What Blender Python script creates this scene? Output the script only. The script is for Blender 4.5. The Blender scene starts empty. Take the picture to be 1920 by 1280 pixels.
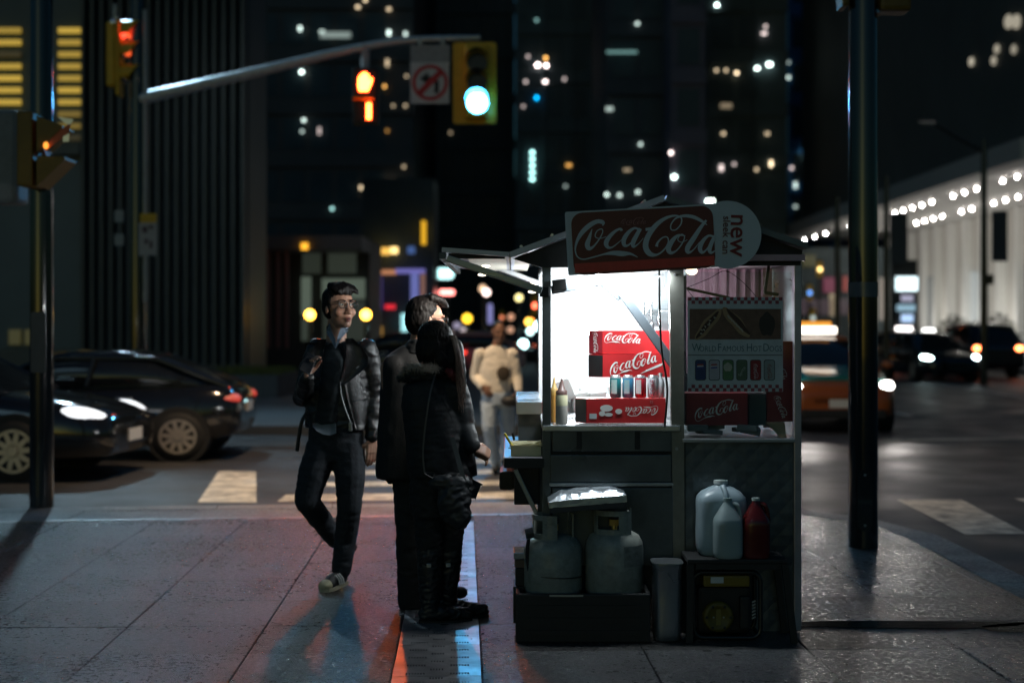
import bpy, bmesh, math, random
from mathutils import Vector, Matrix, noise as mnoise
rnd = random.Random(7)
C = bpy.context.scene.collection
R = math.radians
# ------------------------------------------------------------------ camera
F, HZ, H = 2667.0, 612.0, 1.5            # focal length in photo pixels, horizon row, eye height
cam_d = bpy.data.cameras.new('camera')
cam = bpy.data.objects.new('camera', cam_d); C.objects.link(cam)
cam.location = (0, 0, H); cam.rotation_euler = (R(90), 0, 0)
cam_d.lens = 50; cam_d.sensor_width = 36; cam_d.shift_y = -28 / 1920
cam_d.clip_start = 0.1; cam_d.clip_end = 3000
cam_d.dof.use_dof = True; cam_d.dof.focus_distance = 7.0; cam_d.dof.aperture_fstop = 1.4
bpy.context.scene.camera = cam
# ------------------------------------------------------------------ sky, street fill, exposure
W = bpy.data.worlds.new('World'); bpy.context.scene.world = W; W.use_nodes = True
nt = W.node_tree; nt.nodes.clear()
sky = nt.nodes.new('ShaderNodeTexSky'); sky.sky_type = 'NISHITA'; sky.sun_disc = False
sky.sun_elevation = R(3); sky.sun_rotation = R(200); sky.ozone_density = 3.0
bg = nt.nodes.new('ShaderNodeBackground'); bg.inputs['Strength'].default_value = 0.05
ow = nt.nodes.new('ShaderNodeOutputWorld')
tint = nt.nodes.new('ShaderNodeVectorMath'); tint.operation = 'MULTIPLY'; tint.inputs[1].default_value = (0.55, 0.95, 1.05)   # city haze under the night sky
nt.links.new(sky.outputs[0], tint.inputs[0]); nt.links.new(tint.outputs[0], bg.inputs[0]); nt.links.new(bg.outputs[0], ow.inputs[0])
sd = bpy.data.lights.new('street_fill', 'SUN'); sd.energy = 0.02; sd.angle = R(12); sd.color = (0.5, 0.82, 1.0)  # weak bluish sun added as unseen fill for the street's ambient light
street_fill = bpy.data.objects.new('street_fill', sd); C.objects.link(street_fill)
street_fill.rotation_euler = Vector((0.45, 1.0, -0.75)).to_track_quat('-Z', 'Y').to_euler()
vs = bpy.context.scene.view_settings
vs.view_transform = 'Standard'; vs.look = 'None'; vs.exposure = 0.0; vs.gamma = 1.0; vs.use_curve_mapping = False
cy = bpy.context.scene.cycles
cy.max_bounces = 6; cy.diffuse_bounces = 3; cy.glossy_bounces = 3; cy.transmission_bounces = 4; cy.transparent_max_bounces = 8
cy.caustics_reflective = False; cy.caustics_refractive = False; cy.use_denoising = True
cy.sample_clamp_indirect = 4.0

# ------------------------------------------------------------------ materials
def mat(name, col, rough=0.5, metal=0.0, var=0.15, scale=14.0, bump=0.0, bscale=None, spec=0.5, coat=0.0,
        objvar=0.0, rvar=0.0, stretch=(1, 1, 1), trans=0.0, sss=0.0):
    m = bpy.data.materials.new(name); m.use_nodes = True
    t = m.node_tree; n = t.nodes; L = t.links
    b = n['Principled BSDF']
    b.inputs['Roughness'].default_value = rough; b.inputs['Metallic'].default_value = metal
    b.inputs['Specular IOR Level'].default_value = spec
    b.inputs['Coat Weight'].default_value = coat
    if trans: b.inputs['Transmission Weight'].default_value = trans
    if sss:
        b.inputs['Subsurface Weight'].default_value = sss
        b.inputs['Subsurface Radius'].default_value = (0.012, 0.005, 0.003)
    tc = n.new('ShaderNodeTexCoord'); mp = n.new('ShaderNodeMapping')
    L.new(tc.outputs['Object'], mp.inputs[0]); mp.inputs['Scale'].default_value = stretch
    nz = n.new('ShaderNodeTexNoise'); nz.inputs['Scale'].default_value = scale; nz.inputs['Detail'].default_value = 6
    nz.inputs['Roughness'].default_value = 0.65
    L.new(mp.outputs[0], nz.inputs['Vector'])
    mr = n.new('ShaderNodeMapRange'); mr.inputs[1].default_value = 0.25; mr.inputs[2].default_value = 0.75
    mr.inputs[3].default_value = 1 - var; mr.inputs[4].default_value = 1 + var
    L.new(nz.outputs[0], mr.inputs[0])
    fac = mr.outputs[0]
    if objvar:
        oi = n.new('ShaderNodeObjectInfo'); r2 = n.new('ShaderNodeMapRange')
        r2.inputs[3].default_value = 1 - objvar; r2.inputs[4].default_value = 1 + objvar
        L.new(oi.outputs['Random'], r2.inputs[0])
        mu = n.new('ShaderNodeMath'); mu.operation = 'MULTIPLY'
        L.new(fac, mu.inputs[0]); L.new(r2.outputs[0], mu.inputs[1]); fac = mu.outputs[0]
    mx = n.new('ShaderNodeVectorMath'); mx.operation = 'SCALE'
    mx.inputs[0].default_value = col[:3]; L.new(fac, mx.inputs['Scale'])
    L.new(mx.outputs[0], b.inputs['Base Color'])
    if rvar:
        r3 = n.new('ShaderNodeMapRange'); r3.inputs[1].default_value = 0.3; r3.inputs[2].default_value = 0.7
        r3.inputs[3].default_value = max(0.03, rough - rvar); r3.inputs[4].default_value = min(1, rough + rvar)
        n3 = n.new('ShaderNodeTexNoise'); n3.inputs['Scale'].default_value = scale * 0.35; n3.inputs['Detail'].default_value = 5
        L.new(mp.outputs[0], n3.inputs['Vector']); L.new(n3.outputs[0], r3.inputs[0]); L.new(r3.outputs[0], b.inputs['Roughness'])
    if bump:
        bz = n.new('ShaderNodeTexNoise'); bz.inputs['Scale'].default_value = bscale or scale * 3; bz.inputs['Detail'].default_value = 4
        L.new(mp.outputs[0], bz.inputs['Vector'])
        bp = n.new('ShaderNodeBump'); bp.inputs['Strength'].default_value = 1.0; bp.inputs['Distance'].default_value = bump
        L.new(bz.outputs[0], bp.inputs['Height']); L.new(bp.outputs[0], b.inputs['Normal'])
    return m
_em = {}
def em(col, s):
    k = (tuple(col), s)
    if k in _em: return _em[k]
    m = bpy.data.materials.new('lit'); m.use_nodes = True
    b = m.node_tree.nodes['Principled BSDF']
    b.inputs['Base Color'].default_value = (0.2, 0.2, 0.2, 1)
    b.inputs['Emission Color'].default_value = (*col, 1); b.inputs['Emission Strength'].default_value = s
    b.inputs['Roughness'].default_value = 0.4
    _em[k] = m; return m
def thin_glass(name, tint=(0.9, 0.95, 0.95), gloss=0.1, rough=0.04):
    m = bpy.data.materials.new(name); m.use_nodes = True
    t = m.node_tree; n = t.nodes; L = t.links; n.clear()
    tr = n.new('ShaderNodeBsdfTransparent'); tr.inputs[0].default_value = (*tint, 1)
    gl = n.new('ShaderNodeBsdfGlossy'); gl.inputs['Roughness'].default_value = rough
    mx = n.new('ShaderNodeMixShader'); mx.inputs[0].default_value = gloss
    o = n.new('ShaderNodeOutputMaterial')
    L.new(tr.outputs[0], mx.inputs[1]); L.new(gl.outputs[0], mx.inputs[2]); L.new(mx.outputs[0], o.inputs[0])
    return m
M = {}
M['asphalt'] = mat('asphalt', (0.045, 0.046, 0.05), 0.52, 0, 0.35, 3.0, 0.004, 90, 0.5, rvar=0.14)
M['paint'] = mat('road_paint', (0.55, 0.51, 0.44), 0.55, 0, 0.9, 5, 0.002, 60)
def stone_mat(name, col, rough, objvar):
    """granite flag: speckle, broad damp patches, fine pitting"""
    m = bpy.data.materials.new(name); m.use_nodes = True
    t = m.node_tree; n = t.nodes; L = t.links; b = n['Principled BSDF']
    g = n.new('ShaderNodeNewGeometry')
    def nz(scale, detail=5, rg=0.6):
        q = n.new('ShaderNodeTexNoise'); q.inputs['Scale'].default_value = scale
        q.inputs['Detail'].default_value = detail; q.inputs['Roughness'].default_value = rg
        L.new(g.outputs['Position'], q.inputs['Vector']); return q.outputs[0]
    def mrange(x, a, bb, c, d):
        q = n.new('ShaderNodeMapRange')
        for i, v in enumerate((a, bb, c, d)): q.inputs[i + 1].default_value = v
        L.new(x, q.inputs[0]); return q.outputs[0]
    def mul(x, y):
        q = n.new('ShaderNodeMath'); q.operation = 'MULTIPLY'; L.new(x, q.inputs[0]); L.new(y, q.inputs[1]); return q.outputs[0]
    oi = n.new('ShaderNodeObjectInfo')
    f = mul(mul(mrange(nz(120, 2), .3, .7, .65, 1.35), mrange(nz(2.2, 7, .7), .3, .7, .6, 1.35)), mrange(nz(34, 5, .75), .32, .68, .45, 1.55))
    f = mul(f, mrange(oi.outputs['Random'], 0, 1, 1 - objvar, 1 + objvar))
    sc = n.new('ShaderNodeVectorMath'); sc.operation = 'SCALE'; sc.inputs[0].default_value = col
    L.new(f, sc.inputs['Scale']); L.new(sc.outputs[0], b.inputs['Base Color'])
    rr = n.new('ShaderNodeMath'); rr.operation = 'ADD'; L.new(mrange(nz(1.3, 8, .72), .3, .7, rough - 0.06, rough + 0.1), rr.inputs[0]); L.new(mrange(nz(30, 6, .75), .32, .68, -0.16, 0.2), rr.inputs[1]); L.new(rr.outputs[0], b.inputs['Roughness'])
    b.inputs['Specular IOR Level'].default_value = 0.75
    bp = n.new('ShaderNodeBump'); bp.inputs['Distance'].default_value = 0.0055; bp.inputs['Strength'].default_value = 1
    ad = n.new('ShaderNodeMath'); ad.operation = 'ADD'
    L.new(nz(42, 5, .7), ad.inputs[0]); L.new(nz(130, 3), ad.inputs[1])
    L.new(ad.outputs[0], bp.inputs['Height']); L.new(bp.outputs[0], b.inputs['Normal'])
    return m
M['granite'] = stone_mat('granite', (0.095, 0.1, 0.104), 0.27, 0.25)
M['granite_dark'] = stone_mat('granite_dark', (0.05, 0.049, 0.049), 0.3, 0.2)
M['kerb'] = stone_mat('kerb_granite', (0.3, 0.29, 0.28), 0.5, 0.15)
M['mortar'] = mat('mortar', (0.03, 0.03, 0.03), 0.8)
M['drain'] = mat('drain_steel', (0.44, 0.43, 0.44), 0.42, 0.75, 0.55, 7, 0.0015, 60, rvar=0.12)
M['black'] = mat('black_paint', (0.012, 0.013, 0.014), 0.28, 0, 0.2, 30, coat=0.3)
M['blackmatte'] = mat('black_plastic', (0.014, 0.015, 0.016), 0.55, 0, 0.25, 30, 0.0006, 200)
M['pole'] = mat('pole_paint', (0.012, 0.014, 0.016), 0.16, 0, 0.2, 20, coat=0.8, bump=0.0004, bscale=40)
M['yellowshaded'] = mat('signal_yellow_shaded', (0.16, 0.095, 0.008), 0.5, 0, 0.2, 8)  # darker copy of the signal yellow, weak light put into the colour
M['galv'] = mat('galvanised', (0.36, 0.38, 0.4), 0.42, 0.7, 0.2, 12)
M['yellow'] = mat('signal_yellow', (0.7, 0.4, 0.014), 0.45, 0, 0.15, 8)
M['steel'] = mat('brushed_steel', (0.34, 0.37, 0.39), 0.34, 0.85, 0.14, 8, 0.0006, 30, rvar=0.1, stretch=(0.4, 1, 6))
M['steeldark'] = mat('cart_panel', (0.11, 0.13, 0.145), 0.4, 0.55, 0.45, 3.2, 0.002, 5, rvar=0.16)
M['alu'] = mat('aluminium', (0.62, 0.64, 0.66), 0.3, 0.9, 0.12, 10, rvar=0.1)
M['white'] = mat('white_paint', (0.78, 0.78, 0.76), 0.5, 0, 0.06, 6)
M['offwhite'] = mat('vinyl_white', (0.6, 0.66, 0.68), 0.45, 0, 0.06, 6)
M['red'] = mat('red_print', (0.5, 0.02, 0.025), 0.35, 0, 0.1, 6)
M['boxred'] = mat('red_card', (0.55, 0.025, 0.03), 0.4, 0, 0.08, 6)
M['rubber'] = mat('rubber', (0.015, 0.015, 0.015), 0.7)
M['glass'] = thin_glass('clear_glass', gloss=0.04)
M['pane'] = mat('pane_dark', (0.055, 0.08, 0.092), 0.35, 0, 0.2, 0.5, spec=0.3)
M['darkglass'] = mat('dark_glass', (0.012, 0.014, 0.016), 0.06, 0, 0.1, 3, spec=0.8)
M['skin'] = mat('skin', (0.48, 0.27, 0.19), 0.48, 0, 0.08, 30, 0.0004, 250, sss=0.15)
M['skindark'] = mat('skin_dark', (0.24, 0.12, 0.075), 0.48, 0, 0.08, 30)
M['hair'] = mat('hair', (0.007, 0.0055, 0.005), 0.55, 0, 0.4, 40, 0.002, 90, stretch=(1, 1, 0.25), spec=0.25)
M['leather'] = mat('leather', (0.014, 0.015, 0.016), 0.42, 0, 0.3, 40, 0.0022, 55, spec=0.6, rvar=0.1)
M['knit'] = mat('knit', (0.012, 0.02, 0.024), 0.9, 0, 0.25, 120, 0.001, 300)
M['denim'] = mat('dark_denim', (0.018, 0.024, 0.032), 0.8, 0, 0.35, 25, 0.002, 120)
M['coat'] = mat('coat_cloth', (0.01, 0.011, 0.012), 0.75, 0, 0.3, 30, 0.0015, 150)
M['parka'] = mat('parka_nylon', (0.012, 0.014, 0.016), 0.6, 0, 0.3, 14, 0.002, 40, spec=.35)
M['shirt'] = mat('shirt_blue', (0.2, 0.26, 0.34), 0.8, 0, 0.1, 60)
M['cream'] = mat('cream_cotton', (0.84, 0.78, 0.68), 0.85, 0, 0.12, 9)
M['lightdenim'] = mat('light_denim', (0.42, 0.52, 0.64), 0.85, 0, 0.2, 9)
M['concrete'] = mat('concrete', (0.09, 0.1, 0.11), 0.8, 0, 0.2, 0.4)
M['facade'] = mat('facade_dark', (0.075, 0.108, 0.12), 0.5, 0, 0.2, 0.3)
M['facadeblue'] = mat('facade_blue_glass', (0.04, 0.16, 0.36), 0.35, 0, 0.25, 0.12)
M['facadebrown'] = mat('facade_brown', (0.075, 0.075, 0.075), 0.6, 0, 0.2, 0.3)
M['finmetal'] = mat('fin_metal', (0.05, 0.064, 0.072), 0.45, 0.2, 0.2, 1)
M['lawn'] = mat('lawn_grass', (0.11, 0.12, 0.03), 0.9, 0, 0.4, 5, 0.02, 30)
M['leaf'] = mat('leaf', (0.05, 0.07, 0.03), 0.6, 0, 0.4, 3)
M['bark'] = mat('bark', (0.08, 0.06, 0.05), 0.9)

# ------------------------------------------------------------------ mesh builder
class MB:
    def __init__(s): s.v = []; s.f = []; s.smooth = []
    def add(s, vs, fs, M_=None, smooth=False):
        o = len(s.v)
        for v in vs:
            v = Vector(v)
            s.v.append(M_ @ v if M_ is not None else v)
        for f in fs: s.f.append([i + o for i in f]); s.smooth.append(smooth)
        return s
    def box(s, c, d, rot=None, bev=0.0):
        """box centre c, full size d; bev cuts the twelve edges"""
        h = [x / 2 for x in d]; T = Matrix.Translation(c)
        if rot is not None: T = T @ (rot if isinstance(rot, Matrix) else Matrix.Rotation(rot, 4, 'Z'))
        if bev <= 0:
            vs = [(x * h[0], y * h[1], z * h[2]) for z in (-1, 1) for y in (-1, 1) for x in (-1, 1)]
            return s.add(vs, [(0, 2, 3, 1), (4, 5, 7, 6), (0, 1, 5, 4), (2, 6, 7, 3), (0, 4, 6, 2), (1, 3, 7, 5)], T)
        bm = bmesh.new(); bmesh.ops.create_cube(bm, size=1.0)
        for v in bm.verts: v.co = Vector((v.co.x * d[0], v.co.y * d[1], v.co.z * d[2]))
        bmesh.ops.bevel(bm, geom=list(bm.edges), offset=min(bev, min(d) * 0.45), segments=2, affect='EDGES', profile=0.6)
        bm.verts.index_update()
        s.add([v.co.copy() for v in bm.verts], [[v.index for v in f.verts] for f in bm.faces], T)
        bm.free(); return s
    def b2(s, lo, hi, bev=0.0):
        return s.box([(a + b) / 2 for a, b in zip(lo, hi)], [abs(b - a) for a, b in zip(lo, hi)], None, bev)
    def cyl(s, p0, p1, r0, r1=None, n=16, caps=True, smooth=True):
        r1 = r0 if r1 is None else r1
        p0, p1 = Vector(p0), Vector(p1); q = (p1 - p0).to_track_quat('Z', 'Y')
        vs = []
        for p, r in ((p0, r0), (p1, r1)):
            for i in range(n):
                a = 2 * math.pi * i / n; vs.append(p + q @ Vector((r * math.cos(a), r * math.sin(a), 0)))
        s.add(vs, [(i, (i + 1) % n, n + (i + 1) % n, n + i) for i in range(n)], None, smooth)
        if caps: s.add(vs, [list(range(n))[::-1], list(range(n, 2 * n))])
        return s
    def tube(s, pts, r, n=8, caps=True):
        pts = [Vector(p) for p in pts]; k = len(pts)
        rs = r if isinstance(r, (list, tuple)) else [r] * k
        vs = []; up = None
        for i, p in enumerate(pts):
            d = (pts[min(i + 1, k - 1)] - pts[max(i - 1, 0)]).normalized()
            if up is None: up = d.orthogonal().normalized()
            up = (up - d * up.dot(d)); up = up.normalized() if up.length > 1e-6 else d.orthogonal().normalized()
            sd_ = d.cross(up)
            for j in range(n):
                a = 2 * math.pi * j / n; vs.append(p + (up * math.cos(a) + sd_ * math.sin(a)) * rs[i])
        fs = [(i * n + j, i * n + (j + 1) % n, (i + 1) * n + (j + 1) % n, (i + 1) * n + j) for i in range(k - 1) for j in range(n)]
        s.add(vs, fs, None, True)
        if caps: s.add(vs, [list(range(n))[::-1], list(range((k - 1) * n, k * n))])
        return s
    def lathe(s, prof, n=28, T=None):
        vs = [(r * math.cos(2 * math.pi * j / n), r * math.sin(2 * math.pi * j / n), z) for r, z in prof for j in range(n)]
        k = len(prof)
        fs = [(i * n + j, i * n + (j + 1) % n, (i + 1) * n + (j + 1) % n, (i + 1) * n + j) for i in range(k - 1) for j in range(n)]
        s.add(vs, fs, T, True)
        s.add(vs, [list(range(n))[::-1], list(range((k - 1) * n, k * n))], T); return s
    def loft(s, rings, caps=True, smooth=True):
        n = len(rings[0]); vs = [p for r in rings for p in r]; k = len(rings)
        fs = [(i * n + j, i * n + (j + 1) % n, (i + 1) * n + (j + 1) % n, (i + 1) * n + j) for i in range(k - 1) for j in range(n)]
        s.add(vs, fs, None, smooth)
        if caps: s.add(vs, [list(range(n))[::-1], list(range((k - 1) * n, k * n))], None, smooth)
        return s
    def prism(s, poly, t, T=None):
        """polygon in the XY plane extruded from z=0 to z=t"""
        n = len(poly)
        vs = [(x, y, 0) for x, y in poly] + [(x, y, t) for x, y in poly]
        return s.add(vs, [list(range(n))[::-1], list(range(n, 2 * n))] + [(i, (i + 1) % n, n + (i + 1) % n, n + i) for i in range(n)], T)
    def ell(s, c, r, n=16, m=10, T=None):
        vs = []; c = Vector(c)
        for i in range(m + 1):
            ph = math.pi * i / m
            for j in range(n):
                a = 2 * math.pi * j / n
                vs.append(c + Vector((r[0] * math.sin(ph) * math.cos(a), r[1] * math.sin(ph) * math.sin(a), r[2] * math.cos(ph))))
        fs = [(i * n + j, (i + 1) * n + j, (i + 1) * n + (j + 1) % n, i * n + (j + 1) % n) for i in range(m) for j in range(n)]
        return s.add(vs, fs, T, True)
    def mesh(s, name):
        me = bpy.data.meshes.new(name); me.from_pydata([tuple(v) for v in s.v], [], s.f)
        me.polygons.foreach_set('use_smooth', s.smooth); me.validate(); me.update(); return me
    def xf(s, T):
        s.v = [T @ v for v in s.v]; return s
def tag(o, label=None, cat=None, group=None, kind=None):
    if label: o['label'] = label
    if cat: o['category'] = cat
    if group: o['group'] = group
    if kind: o['kind'] = kind
    return o
def link(name, me, m, parent=None):
    o = bpy.data.objects.new(name, me); C.objects.link(o)
    if m is not None and len(me.materials) == 0: me.materials.append(m)
    if parent is not None:
        o.parent = parent
        if parent.type == 'EMPTY': o.matrix_parent_inverse = Matrix.Translation(-parent.location)
    return o
def part(name, mb, m, parent=None, label=None):
    o = link(name, mb.mesh(name), m, parent)
    if label: o['label'] = label
    return o
def thing(name, label, cat, loc=(0, 0, 0), group=None):
    o = bpy.data.objects.new(name, None); C.objects.link(o); o.location = loc; o.empty_display_size = 0.1
    return tag(o, label, cat, group)
def solo(name, mb, m, label, cat, group=None): return tag(part(name, mb, m), label, cat, group)
def struct(name, mb, m, parent=None):
    o = part(name, mb, m, parent)
    if parent is None: o['kind'] = 'structure'
    return o
def copy_tree(o, parent=None):
    c = o.copy(); C.objects.link(c)
    if parent is not None: c.parent = parent
    for ch in o.children: copy_tree(ch, c)
    return c
def at(px, py, Z): return Vector(((px - 960) / F * Z, Z, H - (py - HZ) / F * Z))
def lamp(kind, name, loc, energy, color, radius=0.05, target=None, parent=None, spot=None, blend=0.5, size=None):
    d = bpy.data.lights.new(name, kind); d.energy = energy; d.color = color
    if kind in ('POINT', 'SPOT'): d.shadow_soft_size = radius
    if kind == 'SPOT': d.spot_size = R(spot or 90); d.spot_blend = blend
    if kind == 'AREA': d.shape = 'RECTANGLE'; d.size, d.size_y = size
    o = bpy.data.objects.new(name, d); C.objects.link(o); o.location = loc
    if target is not None: o.rotation_euler = (Vector(target) - Vector(loc)).to_track_quat('-Z', 'Y').to_euler()
    if parent is not None:
        o.parent = parent
        if parent.type == 'EMPTY': o.matrix_parent_inverse = Matrix.Translation(-parent.location)
    return o
def text_mb(s, size, T, thick=0.0015, align='CENTER', bold=0.0, xs=1.0):
    cu = bpy.data.curves.new('t', 'FONT'); cu.body = s; cu.size = size; cu.align_x = align; cu.align_y = 'CENTER'
    cu.extrude = thick / 2; cu.offset = bold; cu.resolution_u = 3
    o = bpy.data.objects.new('t', cu); C.objects.link(o)
    dg = bpy.context.evaluated_depsgraph_get(); me = bpy.data.meshes.new_from_object(o.evaluated_get(dg))
    mb = MB(); S = Matrix.Diagonal((xs, 1, 1, 1))
    mb.add([v.co.copy() for v in me.vertices], [list(p.vertices) for p in me.polygons], T @ S)
    bpy.data.objects.remove(o); bpy.data.curves.remove(cu); bpy.data.meshes.remove(me)
    return mb
FRONT = Matrix.Rotation(R(90), 4, 'X')       # XY drawing -> upright, facing the camera side (-Y)
def front(x, y, z, roll=0.0): return Matrix.Translation((x, y, z)) @ Matrix.Rotation(R(roll), 4, 'Y') @ FRONT
def crom(pts, k=6):
    out = []; n = len(pts)
    for i in range(n - 1):
        p = [pts[max(i - 1, 0)], pts[i], pts[i + 1], pts[min(i + 2, n - 1)]]
        for j in range(k):
            t = j / k
            out.append(tuple(0.5 * (2 * p[1][q] + (p[2][q] - p[0][q]) * t + (2 * p[0][q] - 5 * p[1][q] + 4 * p[2][q] - p[3][q]) * t * t
                       + (3 * p[1][q] - p[0][q] - 3 * p[2][q] + p[3][q]) * t ** 3) for q in range(len(pts[0]))))
    out.append(tuple(pts[-1])); return out
# flowing script logotype: strokes of (x, y down, width)
LOGO = [
 [(352,268,10),(356,238,36),(300,228,40),(225,266,46),(150,338,42),(104,420,26),(88,500,14),(108,566,12),(165,592,12),(260,572,12),(360,545,16),(450,532,40),(540,538,50),(620,540,24),(690,572,6)],
 [(250,300,4),(222,390,36),(204,450,48),(220,488,40),(262,470,20),(318,400,12),(352,330,10),(340,300,10),(296,322,10),(280,372,10),(320,392,8),(385,375,6)],
 [(536,318,26),(524,300,22),(478,318,26),(420,372,38),(386,430,46),(398,472,34),(440,478,16),(506,430,8),(560,380,6)],
 [(700,306,20),(660,292,22),(604,330,34),(558,400,44),(562,456,34),(606,452,16),(668,380,12),(712,300,14)],
 [(716,296,34),(680,360,40),(646,430,44),(650,472,24),(700,440,8),(744,388,5)],
 [(766,306,28),(826,296,30)],
 [(872,470,30),(884,430,20),(930,384,12),(976,380,12),(984,430,12),(944,500,14),(876,548,20),(806,538,50),(766,470,54),(790,370,50),(868,262,44),(960,196,30),(1050,172,18),(1108,192,14),(1108,250,12),(1060,306,11),(1014,306,11),(1012,256,12),(1060,196,16),(1140,174,28),(1230,186,34),(1310,226,26),(1360,262,4)],
 [(1150,366,6),(1080,362,24),(1020,420,44),(986,490,50),(1010,530,34),(1064,508,14),(1118,440,12),(1142,378,10),(1112,352,10),(1076,400,8),(1110,428,7),(1170,404,5)],
 [(1352,216,20),(1300,282,34),(1230,390,46),(1172,480,48),(1176,524,34),(1222,506,12),(1290,424,6)],
 [(1420,372,18),(1372,366,22),(1322,412,36),(1290,480,44),(1310,526,30),(1352,500,14),(1404,420,10),(1430,372,12)],
 [(1434,366,30),(1400,440,38),(1382,500,40),(1400,530,22),(1450,500,6)],
]
def logo_mb(width, T, full=True, thick=0.0012):
    """script logotype, centred on the drawing plane's origin, total width given"""
    mb = MB(); s = width / 1370.0
    for si, st in enumerate(LOGO):
        p = crom(st, 5); n = len(p); vs = []
        for i in range(n):
            a, b = p[max(i - 1, 0)], p[min(i + 1, n - 1)]
            d = Vector((b[0] - a[0], b[1] - a[1])); d = d.normalized() if d.length else Vector((1, 0))
            nx, ny = -d.y, d.x; w = max(p[i][2], 3) / 2
            z = thick + 0.00003 * si + 0.0000007 * i * 8
            for sg in (1, -1):
                vs.append(((p[i][0] + sg * nx * w - 760) * s, -(p[i][1] + sg * ny * w - 385) * s, z))
        mb.add(vs, [(2 * i, 2 * i + 1, 2 * i + 3, 2 * i + 2) for i in range(n - 1)], T)
    return mb
def rrect(w, h, r, n=5):
    out = []
    for cx, cy_, a0 in ((w/2-r, h/2-r, 0), (-w/2+r, h/2-r, 90), (-w/2+r, -h/2+r, 180), (w/2-r, -h/2+r, 270)):
        for i in range(n + 1):
            a = R(a0 + 90 * i / n); out.append((cx + r * math.cos(a), cy_ + r * math.sin(a)))
    return out
def disc(r, n=24): return [(r * math.cos(2 * math.pi * i / n), r * math.sin(2 * math.pi * i / n)) for i in range(n)]
# ================================================================== ground, road, pavement
RZ = -0.14
g = MB(); g.add([(-900, -60, RZ), (900, -60, RZ), (900, 1500, RZ), (-900, 1500, RZ)], [(0, 1, 2, 3)])
struct('road', g, M['asphalt'])
def sheet(name, poly, z, m):
    mb = MB(); mb.add([(x, y, z) for x, y in poly], [list(range(len(poly)))]); return struct(name, mb, m)
KS = 0.106
def kl(x, off=0.0): return 12.21 + KS * x - off                 # kerb line across the frame
# corner outline of the pavement: outer kerb path (counter-clockwise from the right)
arc_c = (0.95, 10.15); arc_r = 2.12
path = [(3.07, -4.0), (3.07, 10.15)]
for i in range(1, 9):
    a = R(i * 95 / 8); path.append((arc_c[0] + arc_r * math.cos(a), arc_c[1] + arc_r * math.sin(a)))
path.append((-14, kl(-14)))
def inset(pth, d):
    out = []
    for i, p in enumerate(pth):
        a = Vector(pth[max(i - 1, 0)]); b = Vector(pth[min(i + 1, len(pth) - 1)])
        t = (b - a).normalized(); out.append((p[0] - t.y * d, p[1] + t.x * d))
    return out
inner = inset(path, 0.26)
slab_poly = path + [(-14, -4.0)]
mb = MB(); mb.prism(inner + [(-14, -4.0)], 0.14 - 0.012, Matrix.Translation((0, 0, RZ)))
pav = struct('pavement', mb, M['mortar'])
# kerb stones
def resample(pth, step):
    out = [Vector(pth[0])]; acc = 0
    for a, b in zip(pth, pth[1:]):
        a, b = Vector(a), Vector(b); L_ = (b - a).length; t = step - acc
        while t <= L_: out.append(a.lerp(b, t / L_)); t += step
        acc = (acc + L_) % step
    return out
ko = resample(path, 0.95)
for a, b in zip(ko, ko[1:]):
    if a.y < 4 and a.x > 0: continue
    t = (b - a).normalized(); nrm = Vector((-t.y, t.x)); e = t * 0.004
    q = [a + e, b - e, b - e + nrm * 0.255, a + e + nrm * 0.255]
    k = MB(); k.prism([(p.x, p.y) for p in q], 0.142 + rnd.uniform(-.002, .002), Matrix.Translation((0, 0, RZ)))
    part('kerb_stone', k, M['kerb'], pav)
# flags, clipped by the inner kerb line and the metal strip
def clip(poly, a, b):
    """keep the part of a polygon on the left of a->b"""
    out = []; d = (b[0] - a[0], b[1] - a[1])
    sd_ = lambda p: d[0] * (p[1] - a[1]) - d[1] * (p[0] - a[0])
    for i in range(len(poly)):
        p, q = poly[i], poly[(i + 1) % len(poly)]; sp, sq = sd_(p), sd_(q)
        if sp >= 0: out.append(p)
        if sp * sq < 0:
            t = sp / (sp - sq); out.append((p[0] + t * (q[0] - p[0]), p[1] + t * (q[1] - p[1])))
    return out
TH = R(1.95); CT, ST = math.cos(TH), math.sin(TH)
def rot2(u, v): x, y = u + 0.32, v - 6.0; return (-0.32 + x * CT - y * ST, 6.0 + x * ST + y * CT)
def flag(poly, m, z=0.0, name='paving_flag'):
    cx = sum(p[0] for p in poly) / len(poly); cy_ = sum(p[1] for p in poly) / len(poly)
    pp = []
    for i, p in enumerate(poly):
        d = Vector((cx - p[0], cy_ - p[1])); d = d.normalized() if d.length else d
        pp.append((p[0] + d.x * 0.004, p[1] + d.y * 0.004))
    tx, ty = rnd.gauss(0, .0011), rnd.gauss(0, .0011); h = z + rnd.gauss(0, .0008)
    n = len(pp); f = lambda x, y: h + tx * (x - cx) + ty * (y - cy_)
    ins = [(p[0] + (cx - p[0]) * 0.011, p[1] + (cy_ - p[1]) * 0.011) for p in pp]
    k = MB(); k.add([(x, y, -0.03) for x, y in pp] + [(x, y, f(x, y) - .0025) for x, y in pp] + [(x, y, f(x, y)) for x, y in ins],
        [(i, (i + 1) % n, n + (i + 1) % n, n + i) for i in range(n)] + [(n + i, n + (i + 1) % n, 2 * n + (i + 1) % n, 2 * n + i) for i in range(n)] + [list(range(2 * n, 3 * n))])
    return part(name, k, m, pav)
cols = [-6.03, -5.34, -4.65, -3.96, -3.27, -2.58, -1.885, -1.195, -0.515, None, -0.125, 0.63, 1.395, 2.11, 2.82, 3.5]
rows = [4.7, 5.31, 5.93, 6.56, 7.17, 7.84, 8.42, 9.05, 9.68, 10.3, 10.93, 11.6]
strip_a, strip_b = (-14, kl(-14, 0.9)), (14, kl(14, 0.9))
inn_pts = inner
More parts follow.
